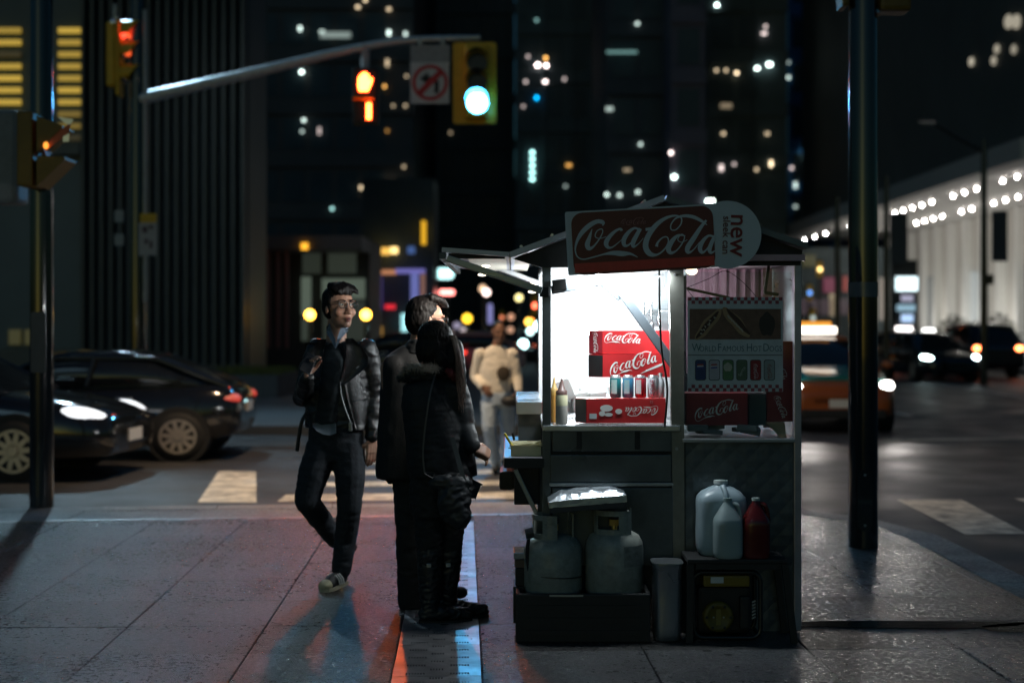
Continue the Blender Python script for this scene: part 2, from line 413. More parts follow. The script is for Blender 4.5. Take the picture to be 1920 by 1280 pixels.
for ci in range(len(cols) - 1):
    u0, u1 = cols[ci], cols[ci + 1]
    if u0 is None or u1 is None: continue
    ri = 0
    while ri < len(rows) - 1:
        v0 = rows[ri]; v1 = rows[ri + 1]; step = 1
        band = 6.5 < v0 < 7.8
        if not band and ri + 2 < len(rows) and rnd.random() < 0.22 and not (6.4 < rows[ri + 1] < 7.8): v1 = rows[ri + 2]; step = 2
        ri += step
        poly = [rot2(u0, v0), rot2(u1, v0), rot2(u1, v1), rot2(u0, v1)]
        poly = clip(poly, strip_b, strip_a)
        for a, b in zip(inn_pts, inn_pts[1:]):
            if len(poly) < 3: break
            poly = clip(poly, a, b)
        if len(poly) < 3: continue
        flag(poly, M['granite_dark'] if band else M['granite'])
# paving between the strip and the kerb
x = -9.0
while x < 2.4:
    w = 0.92
    poly = [(x, kl(x, .80)), (x + w, kl(x + w, .80)), (x + w, kl(x + w, .262)), (x, kl(x, .262))]
    for a, b in zip(inn_pts, inn_pts[1:]):
        if len(poly) < 3: break
        poly = clip(poly, a, b)
    if len(poly) >= 3: flag(poly, M['kerb'], 0.0)
    x += w
# metal strip set in the paving across the corner
x = -7.0; 
while x < 1.5:
    k = MB(); w = 0.46
    k.prism([(x, kl(x, .893)), (x + w - .012, kl(x + w, .893)), (x + w - .012, kl(x + w, .808)), (x, kl(x, .808))], .034, Matrix.Translation((0, 0, -.03)))
    part('metal_strip', k, M['drain'], pav); x += w
# slotted drain covers running away from the viewer
def drain_mesh():
    W_, L_ = 0.382, 0.60
    xs, solid = [-W_ / 2], []
    def cols_(x0, n):
        for i in range(n):
            a = x0 + i * 0.0125; xs.extend([a, a + 0.0058]); 
    cols_(-0.134, 7); cols_(-0.03, 5); cols_(0.058, 7); xs.append(W_ / 2)
    grp = []
    for i in range(len(xs) - 1):
        is_slot = i % 2 == 1
        k = (i - 1) // 2
        grp.append((is_slot, 1 if 7 <= k < 12 else 0))
    mb = MB(); 
    ys = [0]; rowkind = []
    for r in range(4):
        y0 = r * 0.15
        ys += [y0 + 0.025, y0 + 0.058, y0 + 0.1, y0 + 0.133]; rowkind += [None, 0, None, 1]
    ys.append(L_); rowkind.append(None)
    nx, ny = len(xs), len(ys)
    vs = [(xx, yy, 0) for yy in ys for xx in xs]
    fs = []; hole = set()
    for j in range(ny - 1):
        for i in range(nx - 1):
            sl, gk = grp[i]
            if sl and rowkind[j] is not None and rowkind[j] == gk: hole.add((i, j)); continue
            fs.append((j * nx + i, j * nx + i + 1, (j + 1) * nx + i + 1, (j + 1) * nx + i))
    mb.add(vs, fs)
    for (i, j) in hole:                                            # slot walls
        a, b, c, d = (xs[i], ys[j]), (xs[i + 1], ys[j]), (xs[i + 1], ys[j + 1]), (xs[i], ys[j + 1])
        q = [a, b, c, d]; mb.add([(x_, y_, 0) for x_, y_ in q] + [(x_, y_, -.012) for x_, y_ in q], [(k, (k + 1) % 4, 4 + (k + 1) % 4, 4 + k) for k in range(4)])
    q = [(xs[0], 0), (xs[-1], 0), (xs[-1], L_ - .004), (xs[0], L_ - .004)]
    mb.add([(x_, y_, 0) for x_, y_ in q] + [(x_, y_, -.012) for x_, y_ in q], [(k, (k + 1) % 4, 4 + (k + 1) % 4, 4 + k) for k in range(4)])
    return mb.mesh('drain_cover')
dm = drain_mesh(); dm.materials.append(M['drain'])
v = 4.9
while v < 10.9:
    o = link('drain_cover', dm, None, pav); x_, y_ = rot2(-0.32, v); o.location = (x_, y_, 0.002 + rnd.uniform(-.001, .001)); o.rotation_euler = (0, 0, TH)
    v += 0.603
# road paint
def paint(name, poly): 
    return sheet(name, poly, RZ + 0.004, M['paint'])
paint('stop_line', [(-2.93, 13.25), (-2.38, 13.25), (-2.9, 16.1), (-3.32, 16.1)])
for i, (z0, z1) in enumerate([(13.42, 13.95), (14.6, 15.05), (15.75, 16.2), (17.0, 17.5), (18.3, 18.9)]):
    paint('crosswalk_bar', [(-2.2, z0 - .1), (0.6, z0 + .18), (0.6, z1 + .18), (-2.2, z1 - .1)])
for i in range(4):
    dx = i * 1.15; paint('crosswalk_bar', [(3.57 + dx, 11.2 + .1 * i), (4.08 + dx, 11.25 + .1 * i), (4.26 + dx, 13.5 + .1 * i), (3.64 + dx, 13.46 + .1 * i)])
paint('lane_line', [(7.2, 26), (7.36, 26), (7.9, 46), (7.74, 46)])
paint('lane_line', [(11.2, 26), (11.36, 26), (13.9, 60), (13.74, 60)])
paint('lane_line', [(-30, 18.6), (-5, 18.4), (-5, 18.52), (-30, 18.72)])
paint('lane_line', [(4.8, 20.2), (24, 24.6), (24, 24.75), (4.8, 20.35)])
# far pavement behind the parked cars
mb = MB(); mb.prism([(-120, 21.5), (0.8, 21.5), (2.2, 23), (2.2, 300), (-120, 300)], 0.14, Matrix.Translation((0, 0, RZ)))
struct('far_pavement', mb, M['concrete'])
mb = MB(); mb.prism([(17.5, 40), (90, 40), (90, 300), (17.5, 300)], 0.14, Matrix.Translation((0, 0, RZ)))
struct('plaza_pavement', mb, M['concrete'])
# litter and leaf flecks on the flags
mb = MB()
for i in range(150):
    x, y = rnd.uniform(-4.2, 2.6), rnd.uniform(5.8, 10.8); a = rnd.uniform(0, 6.3); s = rnd.uniform(.003, .009)
    mb.add([(x + s * math.cos(a), y + s * math.sin(a), .003), (x - s * math.sin(a), y + s * math.cos(a) * .6, .006), (x - s * math.cos(a), y - s * math.sin(a), .003), (x + s * math.sin(a), y - s * math.cos(a) * .6, .007)], [(0, 1, 2, 3)])
o = part('litter', mb, mat('litter', (0.4, 0.4, 0.38), 0.4)); o['kind'] = 'stuff'
mb = MB()
for i in range(170):
    x, y, s = rnd.uniform(-4.4, 2.7), rnd.uniform(5.7, 11), rnd.uniform(.008, .022); n = 9
    mb.add([(x + s * (1 + .3 * rnd.random()) * math.cos(6.283 * q / n), y + s * math.sin(6.283 * q / n), .0042) for q in range(n)], [list(range(n))])
o = part('gum_spots', mb, mat('gum', (0.03, 0.03, 0.032), 0.5)); o['kind'] = 'stuff'
# puddle film beside the cart
def puddle(cx, cy_, rx, ry, seed):
    q = []
    for i in range(40):
        a = 2 * math.pi * i / 40; w = 1 + .35 * mnoise.noise((math.cos(a) * 1.7 + seed, math.sin(a) * 1.7, seed))
        q.append((cx + rx * w * math.cos(a), cy_ + ry * w * math.sin(a)))
    k = MB(); k.add([(x, y, .0045) for x, y in q], [list(range(40))])
    o = struct('puddle', k, M['water'])
M['water'] = mat('water_film', (0.02, 0.02, 0.022), 0.09, 0, 0.1, 5, 0.0012, 22, spec=0.6)
puddle(1.95, 7.16, .75, .085, 3.0); puddle(2.9, 7.05, .5, .16, 9.0); 

# ================================================================== buildings
def tower(label, px0, px1, Z, depth, top_py, m, floors=3.6, group=None, rib=None, name='office_tower', base=0.0):
    x0, x1 = at(px0, 0, Z).x, at(px1, 0, Z).x; h = H + (HZ - top_py) / F * Z
    t = thing(name, label, 'building', ((x0 + x1) / 2, Z + depth / 2, base), group)
    b = MB(); b.b2((x0, Z, base), (x1, Z + depth, h)); part('wall', b, m, t)
    # floor bands and mullions: real relief, joined as one part
    k = MB(); z = base + 5
    while z < h - 1: k.b2((x0 - .05, Z - .22, z), (x1 + .05, Z - .003, z + .9)); z += floors
    part('floor_bands', k, m, t)['kind'] = 'stuff'
    if rib:
        k = MB(); x = x0 + rib
        while x < x1 - .1: k.b2((x - .09, Z - .3, base), (x + .09, Z - .225, h - 1)); x += rib
        part('mullions', k, M['finmetal'], t)['kind'] = 'stuff'
    # dark panes filling every storey
    k = MB(); z = base + 5.9
    while z < h - 3.6:
        x = x0 + .4
        while x < x1 - 1.6: k.b2((x, Z - .06, z + .25), (x + 1.3, Z - .004, z + floors - 1.2)); x += 1.75
        z += floors
    part('unlit_panes', k, M['pane'], t)['kind'] = 'stuff'
    return t, Z
def win(t, px, py, w, h, col, s):
    T_, Z = t; p = at(px, py, Z); f = Z / F
    k = MB(); ww = max(w - 13, 5) * f; hh = max(h - 13, 5) * f
    k.b2((p.x - ww / 2, Z - .40, p.z - hh / 2), (p.x + ww / 2, Z - .32, p.z + hh / 2))
    s2 = s * (w * h) / (max(w - 13, 5) * max(h - 13, 5)) * 1.15
    part('lit_window', k, em(col, round(s2, 3)), T_)
GW, TAN, CY, PK, OR = (.8, 1, .92), (1, .78, .5), (.5, 1, .95), (1, .82, .78), (1, .5, .12)
LP = (560, -60)
tA = tower('brown stone tower with scattered pale lit windows above the glowing hand signal', 470, 775, 92, 30, -420, M['facadebrown'], 3.4)
for a in [(564,56,18,22,GW,.22),(630,68,70,24,GW,.09),(605,62,22,18,GW,.1),(672,16,20,15,TAN,.16),(686,3,18,14,TAN,.18),(730,20,20,15,TAN,.13),(730,64,17,22,GW,.3),(761,66,17,20,GW,.16),
          (567,137,19,15,GW,.6),(727,120,15,26,TAN,.14),(722,164,16,18,OR,.16),(763,145,15,15,TAN,.07),(761,200,16,16,TAN,.07),(571,227,16,18,GW,.22),(568,248,16,18,GW,.08),(600,247,15,26,PK,.11),
          (727,247,15,15,OR,.06),(729,341,17,17,TAN,.3),(678,353,16,20,TAN,.16),(758,314,16,16,TAN,.07),(624,392,17,17,CY,.14),(738,200,15,15,TAN,.06)]: win(tA, *a)
tB = tower('tall charcoal tower behind the signal with three bright windows stacked low', 778, 965, 120, 30, -500, M['facade'], 3.8, rib=2.6)
for a in [(812,304,18,17,GW,.7),(803,318,22,18,PK,.6),(808,347,26,19,GW,1.1),(805,363,22,18,GW,.22),(845,250,14,14,TAN,.05)]: win(tB, *a)
tC = tower('dark tower with a cluster of pinkish windows and one blue window', 968, 1135, 105, 30, -460, M['facade'], 3.6, rib=2.2)
for a in [(990,108,17,17,PK,.08),(1023,111,16,16,OR,.36),(1008,124,20,18,PK,1.0),(1024,125,17,18,PK,.8),(1022,155,20,18,PK,.45),(986,155,17,17,PK,.1),(1058,150,16,16,PK,.09),(1006,185,18,17,(0,.3,.65),.6),
          (981,201,16,16,PK,.07),(1115,113,16,16,OR,.3),(1114,15,15,13,PK,.12),(1066,311,22,16,OR,.16),(1006,40,16,16,CY,.06),(1118,311,15,15,PK,.07),(1060,350,15,15,GW,.06)]: win(tC, *a)
for i in range(5): win(tC, 998, 287 + i * 12.5, 20, 14, CY, .5)
tD = tower('grey tower with faint greenish office floors behind the cart roof', 1138, 1255, 88, 26, -380, M['concrete'], 3.6)
for a in [(1194,47,19,17,GW,.13),(1165,100,70,17,CY,.06),(1142,206,26,20,GW,.1),(1200,272,17,17,GW,.13),(1137,366,19,18,GW,.2),(1161,367,19,18,GW,.15),(1195,361,19,18,GW,.15),(1175,320,26,16,TAN,.06)]: win(tD, *a)
tE = tower('slim mauve tower slab between two darker office towers', 1258, 1322, 84, 26, -500, mat('facade_mauve', (0.13, 0.12, 0.16), 0.6, 0, .15, .3), 3.6)
for a in [(1257,288,18,17,PK,.45),(1263,333,20,19,GW,.9),(1330,378,26,17,GW,2.0)]: win(tE, *a)
tF = tower('broad dark tower with many cool and warm windows left of the black pole', 1325, 1475, 95, 30, -460, M['facade'], 3.5, rib=3.0)
for a in [(1343,12,17,16,GW,.75),(1434,52,15,15,PK,.14),(1431,65,22,14,PK,.22),(1380,139,17,17,TAN,.3),(1342,134,17,17,TAN,.1),(1360,134,17,17,TAN,.1),(1418,130,20,17,GW,.6),(1441,123,22,19,GW,.8),
          (1360,200,34,22,TAN,.05),(1355,252,19,15,TAN,.12),(1437,252,20,15,TAN,.1),(1351,316,19,24,PK,.22),(1375,309,16,15,PK,.1),(1444,308,17,24,TAN,.35),(1417,319,16,18,TAN,.1)]: win(tF, *a)
tG = tower('deep blue glass tower seen behind the black street pole', 1478, 1790, 118, 30, -520, M['facadeblue'], 3.7, rib=2.4)
for a in [(1476,119,15,16,GW,.1),(1477,147,16,17,GW,.15),(1483,316,17,17,PK,.12),(1490,348,15,24,GW,.2),(1512,290,24,14,GW,.9),(1669,212,24,13,GW,.7),(1706,153,19,16,TAN,.15),(1526,345,20,18,GW,.4),(1544,344,17,17,GW,.32),(1533,388,28,16,PK,.25),(1490,388,16,16,GW,.08),(1783,38,20,24,(1,.85,.35),.33)]: win(tG, *a)
tH = tower('black tower filling the upper left sky behind the finned building', -420, 468, 140, 30, -700, M['facade'], 3.8)
win(tH, 283, 22, 14, 14, GW, .1); win(tH, 371, 55, 15, 16, CY, .12); win(tH, 340, 55, 15, 16, GW, .05)
tI = tower('far dark street-end block behind the small traffic lights', 760, 1700, 240, 40, 330, M['facade'], 4.0)
for a in [(912,440,15,15,CY,.1),(996,430,17,28,CY,.6),(1028,420,16,16,(.7,.8,1),.35),(1540,470,16,16,TAN,.08)]: win(tI, *a)

# dark finned building, left
t = thing('finned_building', 'black building with tall vertical metal fins behind the parked sedan', 'building', (-19, 40, 0))
b = MB(); b.b2((-42, 34.3, 0), (at(462,0,34).x, 36.8, 30)); part('wall', b, M['facade'], t)
for i in range(18):
    x = at(158 + i * 17.6, 0, 34).x; k = MB(); k.box((x, 34.05, 12.3), (.07, .42, 23.4)); part('fin', k, M['finmetal'], t)
k = MB(); k.b2((-42, 33.95, .5), (at(150,0,34).x, 34.28, 0.95)); k.b2((-42, 33.95, 5.6), (at(150,0,34).x, 34.28, 5.9)); part('ledge', k, M['finmetal'], t)
for (xa, xb) in ((-60, 33), (104, 146)):
    for r in range(11):
        py = 55 + r * 22.5
        p0, p1 = at(xa, py - 6, 34), at(xb, py + 4, 34)
        s = 0.42 if r < 7 else 0.16
        if (xa, r) in ((-60, 2), (104, 9)): s = .03
        k = MB(); k.b2((p0.x, 34.18, p1.z), (p1.x, 34.26, p0.z)); part('lit_window', k, em((.95, .62, .08), s * (0.75 + .5 * rnd.random())), t)
for px in (22, 52): 
    p = at(px, 632, 34); k = MB(); k.b2((p.x - .14, 34.18, p.z - .18), (p.x + .14, 34.26, p.z + .18)); part('lit_window', k, em((.7, .6, .12), .05), t)
# lit lobby pavilion behind the walking man
t = thing('lobby_pavilion', 'low glass lobby with pale lit panes and reddish columns', 'building', (-8, 46, 0))
ZL = 42
def lob(name, px0, py0, px1, py1, m, y=ZL, d=.12):
    a, b_ = at(px0, py0, ZL), at(px1, py1, ZL); k = MB(); k.b2((a.x, y, b_.z), (b_.x, y + d, a.z)); return part(name, k, m, t)
k = MB(); k.b2((at(466,0,ZL).x, ZL + 2, 0), (at(680,0,ZL).x, ZL + 6, 4.2)); part('wall', k, M['facadebrown'], t)
k = MB(); k.b2((at(464,0,ZL).x, ZL - .6, 3.75), (at(682,0,ZL).x, ZL + 2, 4.15)); part('canopy', k, mat('canopy', (.2, .18, .19), .6), t)
for px in (474, 488, 506, 524, 540): lob('column', px - 3, 468, px + 3, 652, mat('red_column', (.3, .13, .14), .5), ZL - .3, .14)
for px0, py0, px1, py1, s in [(548, 515, 566, 590, .13), (588, 518, 672, 558, .12), (550, 462, 585, 508, .03), (600, 462, 655, 508, .035), (548, 596, 566, 640, .05), (590, 562, 672, 640, .03)]:
    lob('pane', px0, py0, px1, py1, em((.62, .8, .62), s), ZL + 1.8)
lob('ceiling_lamp', 571, 458, 583, 470, em((1, .45, .03), 1.6), ZL - .7, .15)
k = MB(); k.b2((at(380,0,30).x, 30, 0), (at(520,0,30).x, 33, .48)); solo('raised_planter', k, M['concrete'], 'low concrete planter bed behind the sedan boot', 'planter')
k = MB()
for i in range(2600):
    x = rnd.uniform(at(382,0,30).x, at(518,0,30).x); y = rnd.uniform(30.05, 32.95); a = rnd.uniform(0, 6.3); hh = rnd.uniform(.06, .16)
    k.add([(x, y, .48), (x + .03 * math.cos(a), y + .03 * math.sin(a), .48), (x + rnd.uniform(-.05, .05), y, .48 + hh)], [(0, 1, 2)])
o = part('grass', k, M['lawn']); o['kind'] = 'stuff'
# neon shopfront block down the street
ZS = 58
t = thing('shopfront_block', 'shop block with violet lit arch and amber sign panels', 'building', (-4, ZS + 6, 0))
k = MB(); k.b2((at(676,0,ZS).x, ZS + .6, 0), (at(812,0,ZS).x, ZS + 4, 7.6)); part('wall', k, M['pane'], t)
def sh(name, px0, py0, px1, py1, col, s, lab=None, d=.25, y=ZS):
    a, b_ = at(px0, py0, ZS), at(px1, py1, ZS); k = MB(); k.b2((a.x, y, b_.z), (b_.x, y + d, a.z)); return part(name, k, em(col, s), t, lab)
sh('arch_lintel', 702, 506, 742, 514, (1, .42, .2), .5); sh('arch_lintel', 742, 504, 796, 512, (.35, .32, 1), .45)
sh('arch_leg', 706, 516, 715, 580, (.3, .22, .9), .32); sh('arch_leg', 770, 513, 784, 566, (.32, .36, 1), .4); sh('arch_leg', 789, 513, 796, 560, (1, .5, .4), .22)
sh('sign_panel', 697, 464, 730, 477, (1, .55, .1), 1.2, 'amber lit sign panel'); sh('sign_panel', 732, 463, 745, 475, (1, .68, .25), 2.2)
sh('sign_panel', 790, 414, 798, 458, (1, .52, .02), .9, 'tall amber blade sign'); sh('sign_panel', 764, 462, 777, 475, (.15, .3, .8), .35)
sh('sign_panel', 722, 571, 740, 579, (1, .03, .05), .9, 'small red sign'); sh('display_window', 752, 588, 764, 622, (.45, .95, 1), 1.1)
sh('display_window', 690, 598, 712, 612, (1, .45, .15), .35); sh('display_window', 704, 612, 716, 632, (1, .5, .08), .5)
sh('display_window', 606, 600, 622, 618, (1, .4, .1), .15)
# ================================================================== lamps and signs down the street
def globe_lamp(px, py, Z, r, col, s, label, group='globe lamps along the far pavement', metal=True):
    p = at(px, py, Z); g_ = 0.0
    t = thing('globe_lamp', label, 'street lamp', (p.x, Z, g_), group)
    k = MB(); k.cyl((p.x, Z, g_), (p.x, Z, p.z - r), .06, .045, 10); k.cyl((p.x, Z, g_), (p.x, Z, .3), .1, .08, 10); part('post', k, M['black'], t)
    k = MB(); k.ell((p.x, Z, p.z), (r, r, r)); part('globe', k, em(col, s), t)
globe_lamp(581, 590, 36, .125, (1, .5, .05), 14, 'yellow globe lamp left of the walking man')
globe_lamp(686, 590, 36, .125, (1, .5, .05), 14, 'yellow globe lamp between the walking man and the couple')
globe_lamp(876, 597, 48, .16, (1, .58, .03), 3.2, 'orange globe lamp over the white sweatshirt shoulder')
globe_lamp(973, 558, 60, .15, (1, .85, .35), 2.6, 'pale yellow globe lamp nearest the cart awning')
globe_lamp(905, 541, 62, .16, (1, .65, .4), 1.6, 'peach globe lamp, upper one of the close pair')
globe_lamp(912, 548, 58, .15, (1, .75, .68), 4, 'pinkish white globe lamp, lower one of the close pair')
for px, py, Z, r, col, s, lab in [(981, 645, 52, .17, (.6, 1, 1), 7, 'low cyan white globe lamp right of the walker in cream'), (994, 621, 60, .15, (.65, 1, 1), 4, 'cyan white globe lamp under the yellow one by the cart post'), (1011, 611, 50, .17, (.55, .95, 1), 8, 'bright cyan white globe lamp touching the cart post'),
    (991, 603, 66, .16, (1, .55, .08), 5, 'yellow orange globe lamp right beside the red far signal'), (958, 594, 70, .16, (1, .5, .3), .8, 'dim peach globe lamp above the walker in cream'), (957, 618, 70, .16, (1, .55, .35), .7, 'dim peach globe lamp beside the face of the walker in cream'), (848, 628, 60, .15, (1, .75, .7), .8, 'small pinkish globe lamp behind the heads of the couple'),
    (868, 618, 72, .14, (1, .85, .9), .7, 'small pale globe lamp between the couple and the walker in cream')]:
    globe_lamp(px, py, Z, r, col, s, lab, 'globe lamps far down the street')
def sign_board(name, label, cat, px, py, w, h, Z, col, s, post=True, group=None):
    p = at(px, py, Z); f = Z / F
    t = thing(name, label, cat, (p.x, Z, 0), group)
    if post: k = MB(); k.cyl((p.x, Z + .12, 0), (p.x, Z + .12, p.z), .06, None, 8); part('post', k, M['black'], t)
    k = MB(); k.box((p.x, Z + .05, p.z), (w * f + .08, .14, h * f + .08), None, .03); part('case', k, M['blackmatte'], t)
    k = MB(); k.prism(rrect(w * f, h * f, min(w, h) * f * .4), .03, front(p.x, Z - .02, p.z)); part('face', k, em(col, s), t)
sign_board('neon_sign', 'white cyan shop sign glowing above the red one', 'sign', 834, 513, 34, 20, 66, (.55, 1, 1), 2.4)
sign_board('neon_sign', 'small white cyan sign left of the bigger cyan one', 'sign', 814, 508, 10, 10, 64, (.6, 1, 1), 1.6)
sign_board('neon_sign', 'red and white pill shaped sign over the couple', 'sign', 838, 548, 28, 10, 62, (1, .25, .22), 5)
sign_board('neon_sign', 'lavender vertical sign behind the head of the walker in cream', 'sign', 919, 588, 9, 38, 68, (.45, .45, 1), .5)
sign_board('neon_sign', 'small lavender notice glowing beside the taller man', 'sign', 857, 610, 14, 12, 60, (.8, .72, 1), .4)
# small traffic signals far down the street
def far_signal(px, py, Z, col, s, label):
    p = at(px, py, Z); t = thing('far_signal', label, 'traffic light', (p.x, Z, 0), 'traffic signals far down the street')
    k = MB(); k.cyl((p.x, Z + .2, 0), (p.x, Z + .2, p.z + .6), .07, None, 8); part('post', k, M['black'], t)
    k = MB(); k.box((p.x, Z + .05, p.z), (.32, .2, .9), None, .03); part('housing', k, M['yellow'], t)
    k = MB(); k.cyl((p.x, Z - .07, p.z), (p.x, Z - .03, p.z), .12, None, 14); part('lens', k, em(col, s), t)
far_signal(1003, 573, 64, (1, .16, .08), 5, 'red far traffic light just left of the cart post')
far_signal(997, 601, 78, (1, .32, .04), 5, 'orange far traffic light low beside the cart post')
far_signal(941, 595, 90, (1, .3, .15), 1.4, 'dim orange far traffic light right of the walker in cream')
far_signal(1537, 505, 80, (1, .7, .25), 4, 'yellow far traffic light above the taxi')
far_signal(1518, 549, 84, (.1, .35, 1), 2.2, 'blue far traffic light above the taxi sign')
far_signal(1524, 596, 70, (.7, .85, .8), .8, 'pale far lamp just above the taxi roof')
k = thing('street_screen', 'magenta lit shop screen beyond the taxi', 'screen', (at(1560, 0, 90).x, 90, 0))
for (a_, b_, c_, d_, col, s) in [(1545, 520, 1566, 548, (.8, .05, .25), .14), (1582, 518, 1590, 546, (1, .1, .08), .2), (1506, 478, 1530, 500, (.5, .45, .02), .06), (1502, 560, 1590, 590, (.35, .16, .28), .07), (1556, 550, 1566, 592, (1, .8, .5), .25), (1650, 520, 1668, 600, (1, .85, .7), .2)]:
    p0, p1 = at(a_, b_, 90), at(c_, d_, 90); q = MB(); q.b2((p0.x, 90, p1.z), (p1.x, 90.2, p0.z)); part('screen_panel', q, em(col, s), k)
q = MB(); q.b2((at(1480, 0, 90).x, 90.3, 0), (at(1672, 0, 90).x, 100, 6.5)); part('wall', q, M['facade'], k)

# ---- white canopied hall on the right
t = thing('canopied_hall', 'white columned hall under a canopy studded with round lamps', 'building', (30, 80, 0))
k = MB(); k.b2((18.6, 52, 7.62), (60, 100, 8.4)); part('canopy', k, mat('canopy_soffit', (.5, .49, .47), .7), t)
k = MB(); k.b2((20.2, 54, 8.41), (60, 99, 34)); part('upper_wall', k, mat('hall_upper', (.10, .11, .105), .7, 0, .2, .3), t)
k = MB(); k.b2((26, 56, 0), (60, 99.5, 7.6)); part('wall', k, mat('hall_wall', (.62, .60, .56), .6, 0, .06, .5), t)
for i in range(15):
    z = 58 + i * 2.8; k = MB(); k.b2((25.55, z, .02), (25.995, z + .3, 7.58)); part('fin', k, M['white'], t)
for i, z in enumerate((61.5, 70.0, 78.6, 87)):
    k = MB(); k.b2((25.93, z, 0.02), (25.994, z + 1.9, 4.6)); part('window', k, em((.8, .9, .9), .08 if i % 2 else .3), t)
for i, z in enumerate((60, 66.5, 73, 79.5, 86, 92.5)):
    q = MB(); q.b2((22.9, z - .5, .0), (23.1, z + .5, .16)); part('wall_fill_box', q, M['blackmatte'], t)
    lamp('AREA', 'wall_fill_light', (23.1, z, .25), 125, (1, .97, .9), .1, (26, z, 3.4), t, size=(.9, .12))  # unseen lamps and boxes added to brighten the hall wall
bulb = MB(); bulb.ell((0, 0, 0), (.045, .045, .045), 12, 8); bm_ = bulb.mesh('canopy_lamp'); bm_.materials.append(em((1, .93, .88), 110))
bulb2 = bm_
for row, xx in enumerate((20.3, 23.5)):
    for i in range(27):
        if (row, i) in ((0, 3), (0, 7), (1, 5), (1, 12), (0, 14)): continue
        z = 55.5 + i * 1.66 + row * .6
        if z > 99 or (z > 84 and i % 2): continue
        o = bpy.data.objects.new('canopy_lamp', bulb2); C.objects.link(o); o.parent = t; o.matrix_parent_inverse = Matrix.Translation(-t.location); o.location = (xx, z, 7.5)
# upper terrace lights of the hall
for px, py, s in [(1650,297,.3),(1662,290,.32),(1675,287,.2),(1682,281,.36),(1692,280,.4),(1705,279,.42),(1716,272,.2),(1725,270,.22),(1728,238,.14),(1712,243,.1)]:
    p = at(px, py, 88); k = MB(); k.ell((p.x, 88, p.z), (.16, .16, .16), 10, 6); part('terrace_lamp', k, em((1, .85, .75), s * 5), t)
for px, py, s, w in [(1873,92,.3,.2),(1905,93,.25,.2),(1825,116,.4,.2),(1867,114,.3,.2),(1895,41,.3,.3),(1910,41,.3,.3)]:
    Zq = 20.19 / ((px - 960) / F); p = at(px, py, Zq); k = MB(); k.ell((20.1, Zq, p.z), (w * .5, w, w), 10, 6); part('facade_lamp', k, em((1, .9, .7), s * 1.2), t)
# lit pylon sign
p = at(1697, 600, 62); t = thing('pylon_sign', 'tall pylon sign with stacked blue white lit panels', 'sign', (p.x, 62, 0))
k = MB(); k.b2((p.x - .55, 62.05, 0), (p.x + .55, 62.3, 4.4)); part('case', k, M['blackmatte'], t)
for py0, py1, px0, px1, s, col in [(519, 545, 1680, 1720, 2.2, (.75, .95, 1)), (553, 565, 1690, 1712, .5, (.75, .75, 1)), (571, 583, 1682, 1716, .55, (.5, .8, 1)), (589, 604, 1690, 1712, 1.1, (.5, .7, 1)), (612, 634, 1680, 1710, 4.5, (1, .92, .9))]:
    a, b_ = at(px0, py0, 62), at(px1, py1, 62); k = MB(); k.b2((a.x, 61.95, b_.z), (b_.x, 62.04, a.z)); part('lit_panel', k, em(col, s), t)
sign_board('van_sign', 'white lit roof panel above the dark cars beyond the pylon', 'sign', 1741, 621, 24, 10, 64, (1, 1, .97), 5)
# shrubs in front of the hall
def shrub(px, Z, h, label):
    x = at(px, 0, Z).x; t = thing('shrub', label, 'shrub', (x, Z, 0), 'clipped shrubs before the white hall')
    k = MB(); k.cyl((x, Z, 0), (x, Z, h * .5), .05, .03, 6); part('stem', k, M['bark'], t)
    k = MB()
    for i in range(500):
        u = Vector((rnd.gauss(0, 1), rnd.gauss(0, 1), rnd.gauss(0, 1))).normalized() * rnd.random() ** .4
        q = Vector((x + u.x * h * .42 * (1 - .35 * max(u.z, 0)), Z + u.y * h * .42, h * .56 + u.z * h * .46)); s = rnd.uniform(.05, .11)
        a = Vector((rnd.gauss(0, 1), rnd.gauss(0, 1), rnd.gauss(0, 1))).normalized() * s; b_ = a.orthogonal().normalized() * s * .6
        k.add([q - a, q + b_, q + a, q - b_], [(0, 1, 2, 3)])
    part('crown', k, M['leaf'], t)
shrub(1788, 52, 1.95, 'round dark shrub behind the white roof panel'); shrub(1832, 53, 1.75, 'small dark shrub left of the tall lamp post'); shrub(1873, 52, 2.0, 'pointed dark shrub right of the tall lamp post')
# ================================================================== poles and signals
def bolts(k, x, y, r, n=4):
    for i in range(n):
        a = R(45 + 90 * i); k.cyl((x + r * math.cos(a), y + r * math.sin(a), .02), (x + r * math.cos(a), y + r * math.sin(a), .05), .014, None, 6)
# right black pole
X, Y = 2.392, 9.69
t = thing('street_pole', 'thick glossy black steel pole standing on the pavement right of the cart', 'pole', (X, Y, 0))
k = MB(); k.cyl((X, Y, 0.002), (X, Y, 6.2), .1, .094, 32); part('shaft', k, M['pole'], t)
k = MB(); k.cyl((X, Y, 1.70), (X, Y, 1.80), .1012, None, 32); part('clear_band', k, mat('band', (.16, .17, .18), .25, .3), t)
k = MB(); k.prism(rrect(.1, .42, .05), .008, front(X - .012, Y - .094, .33)); part('hand_hole_cover', k, M['pole'], t)
for dz in (-.17, .17): q = MB(); q.cyl((X - .012, Y - .1, .33 + dz), (X - .012, Y - .106, .33 + dz), .009, None, 8); part('bolt', q, M['galv'], t)
t2 = thing('traffic_signal', 'yellow traffic signal back cut off above, fixed to the black pole', 'traffic light', (X + .2, Y, 3.6))
k = MB(); k.box((X + .205, Y + .02, 4.16), (.215, .2, 1.05), None, .03); part('housing', k, M['yellowshaded'], t2)
k = MB(); k.box((X - .135, Y + .02, 4.19), (.05, .2, 1.05), None, .02); part('side_box', k, M['yellowshaded'], t2)
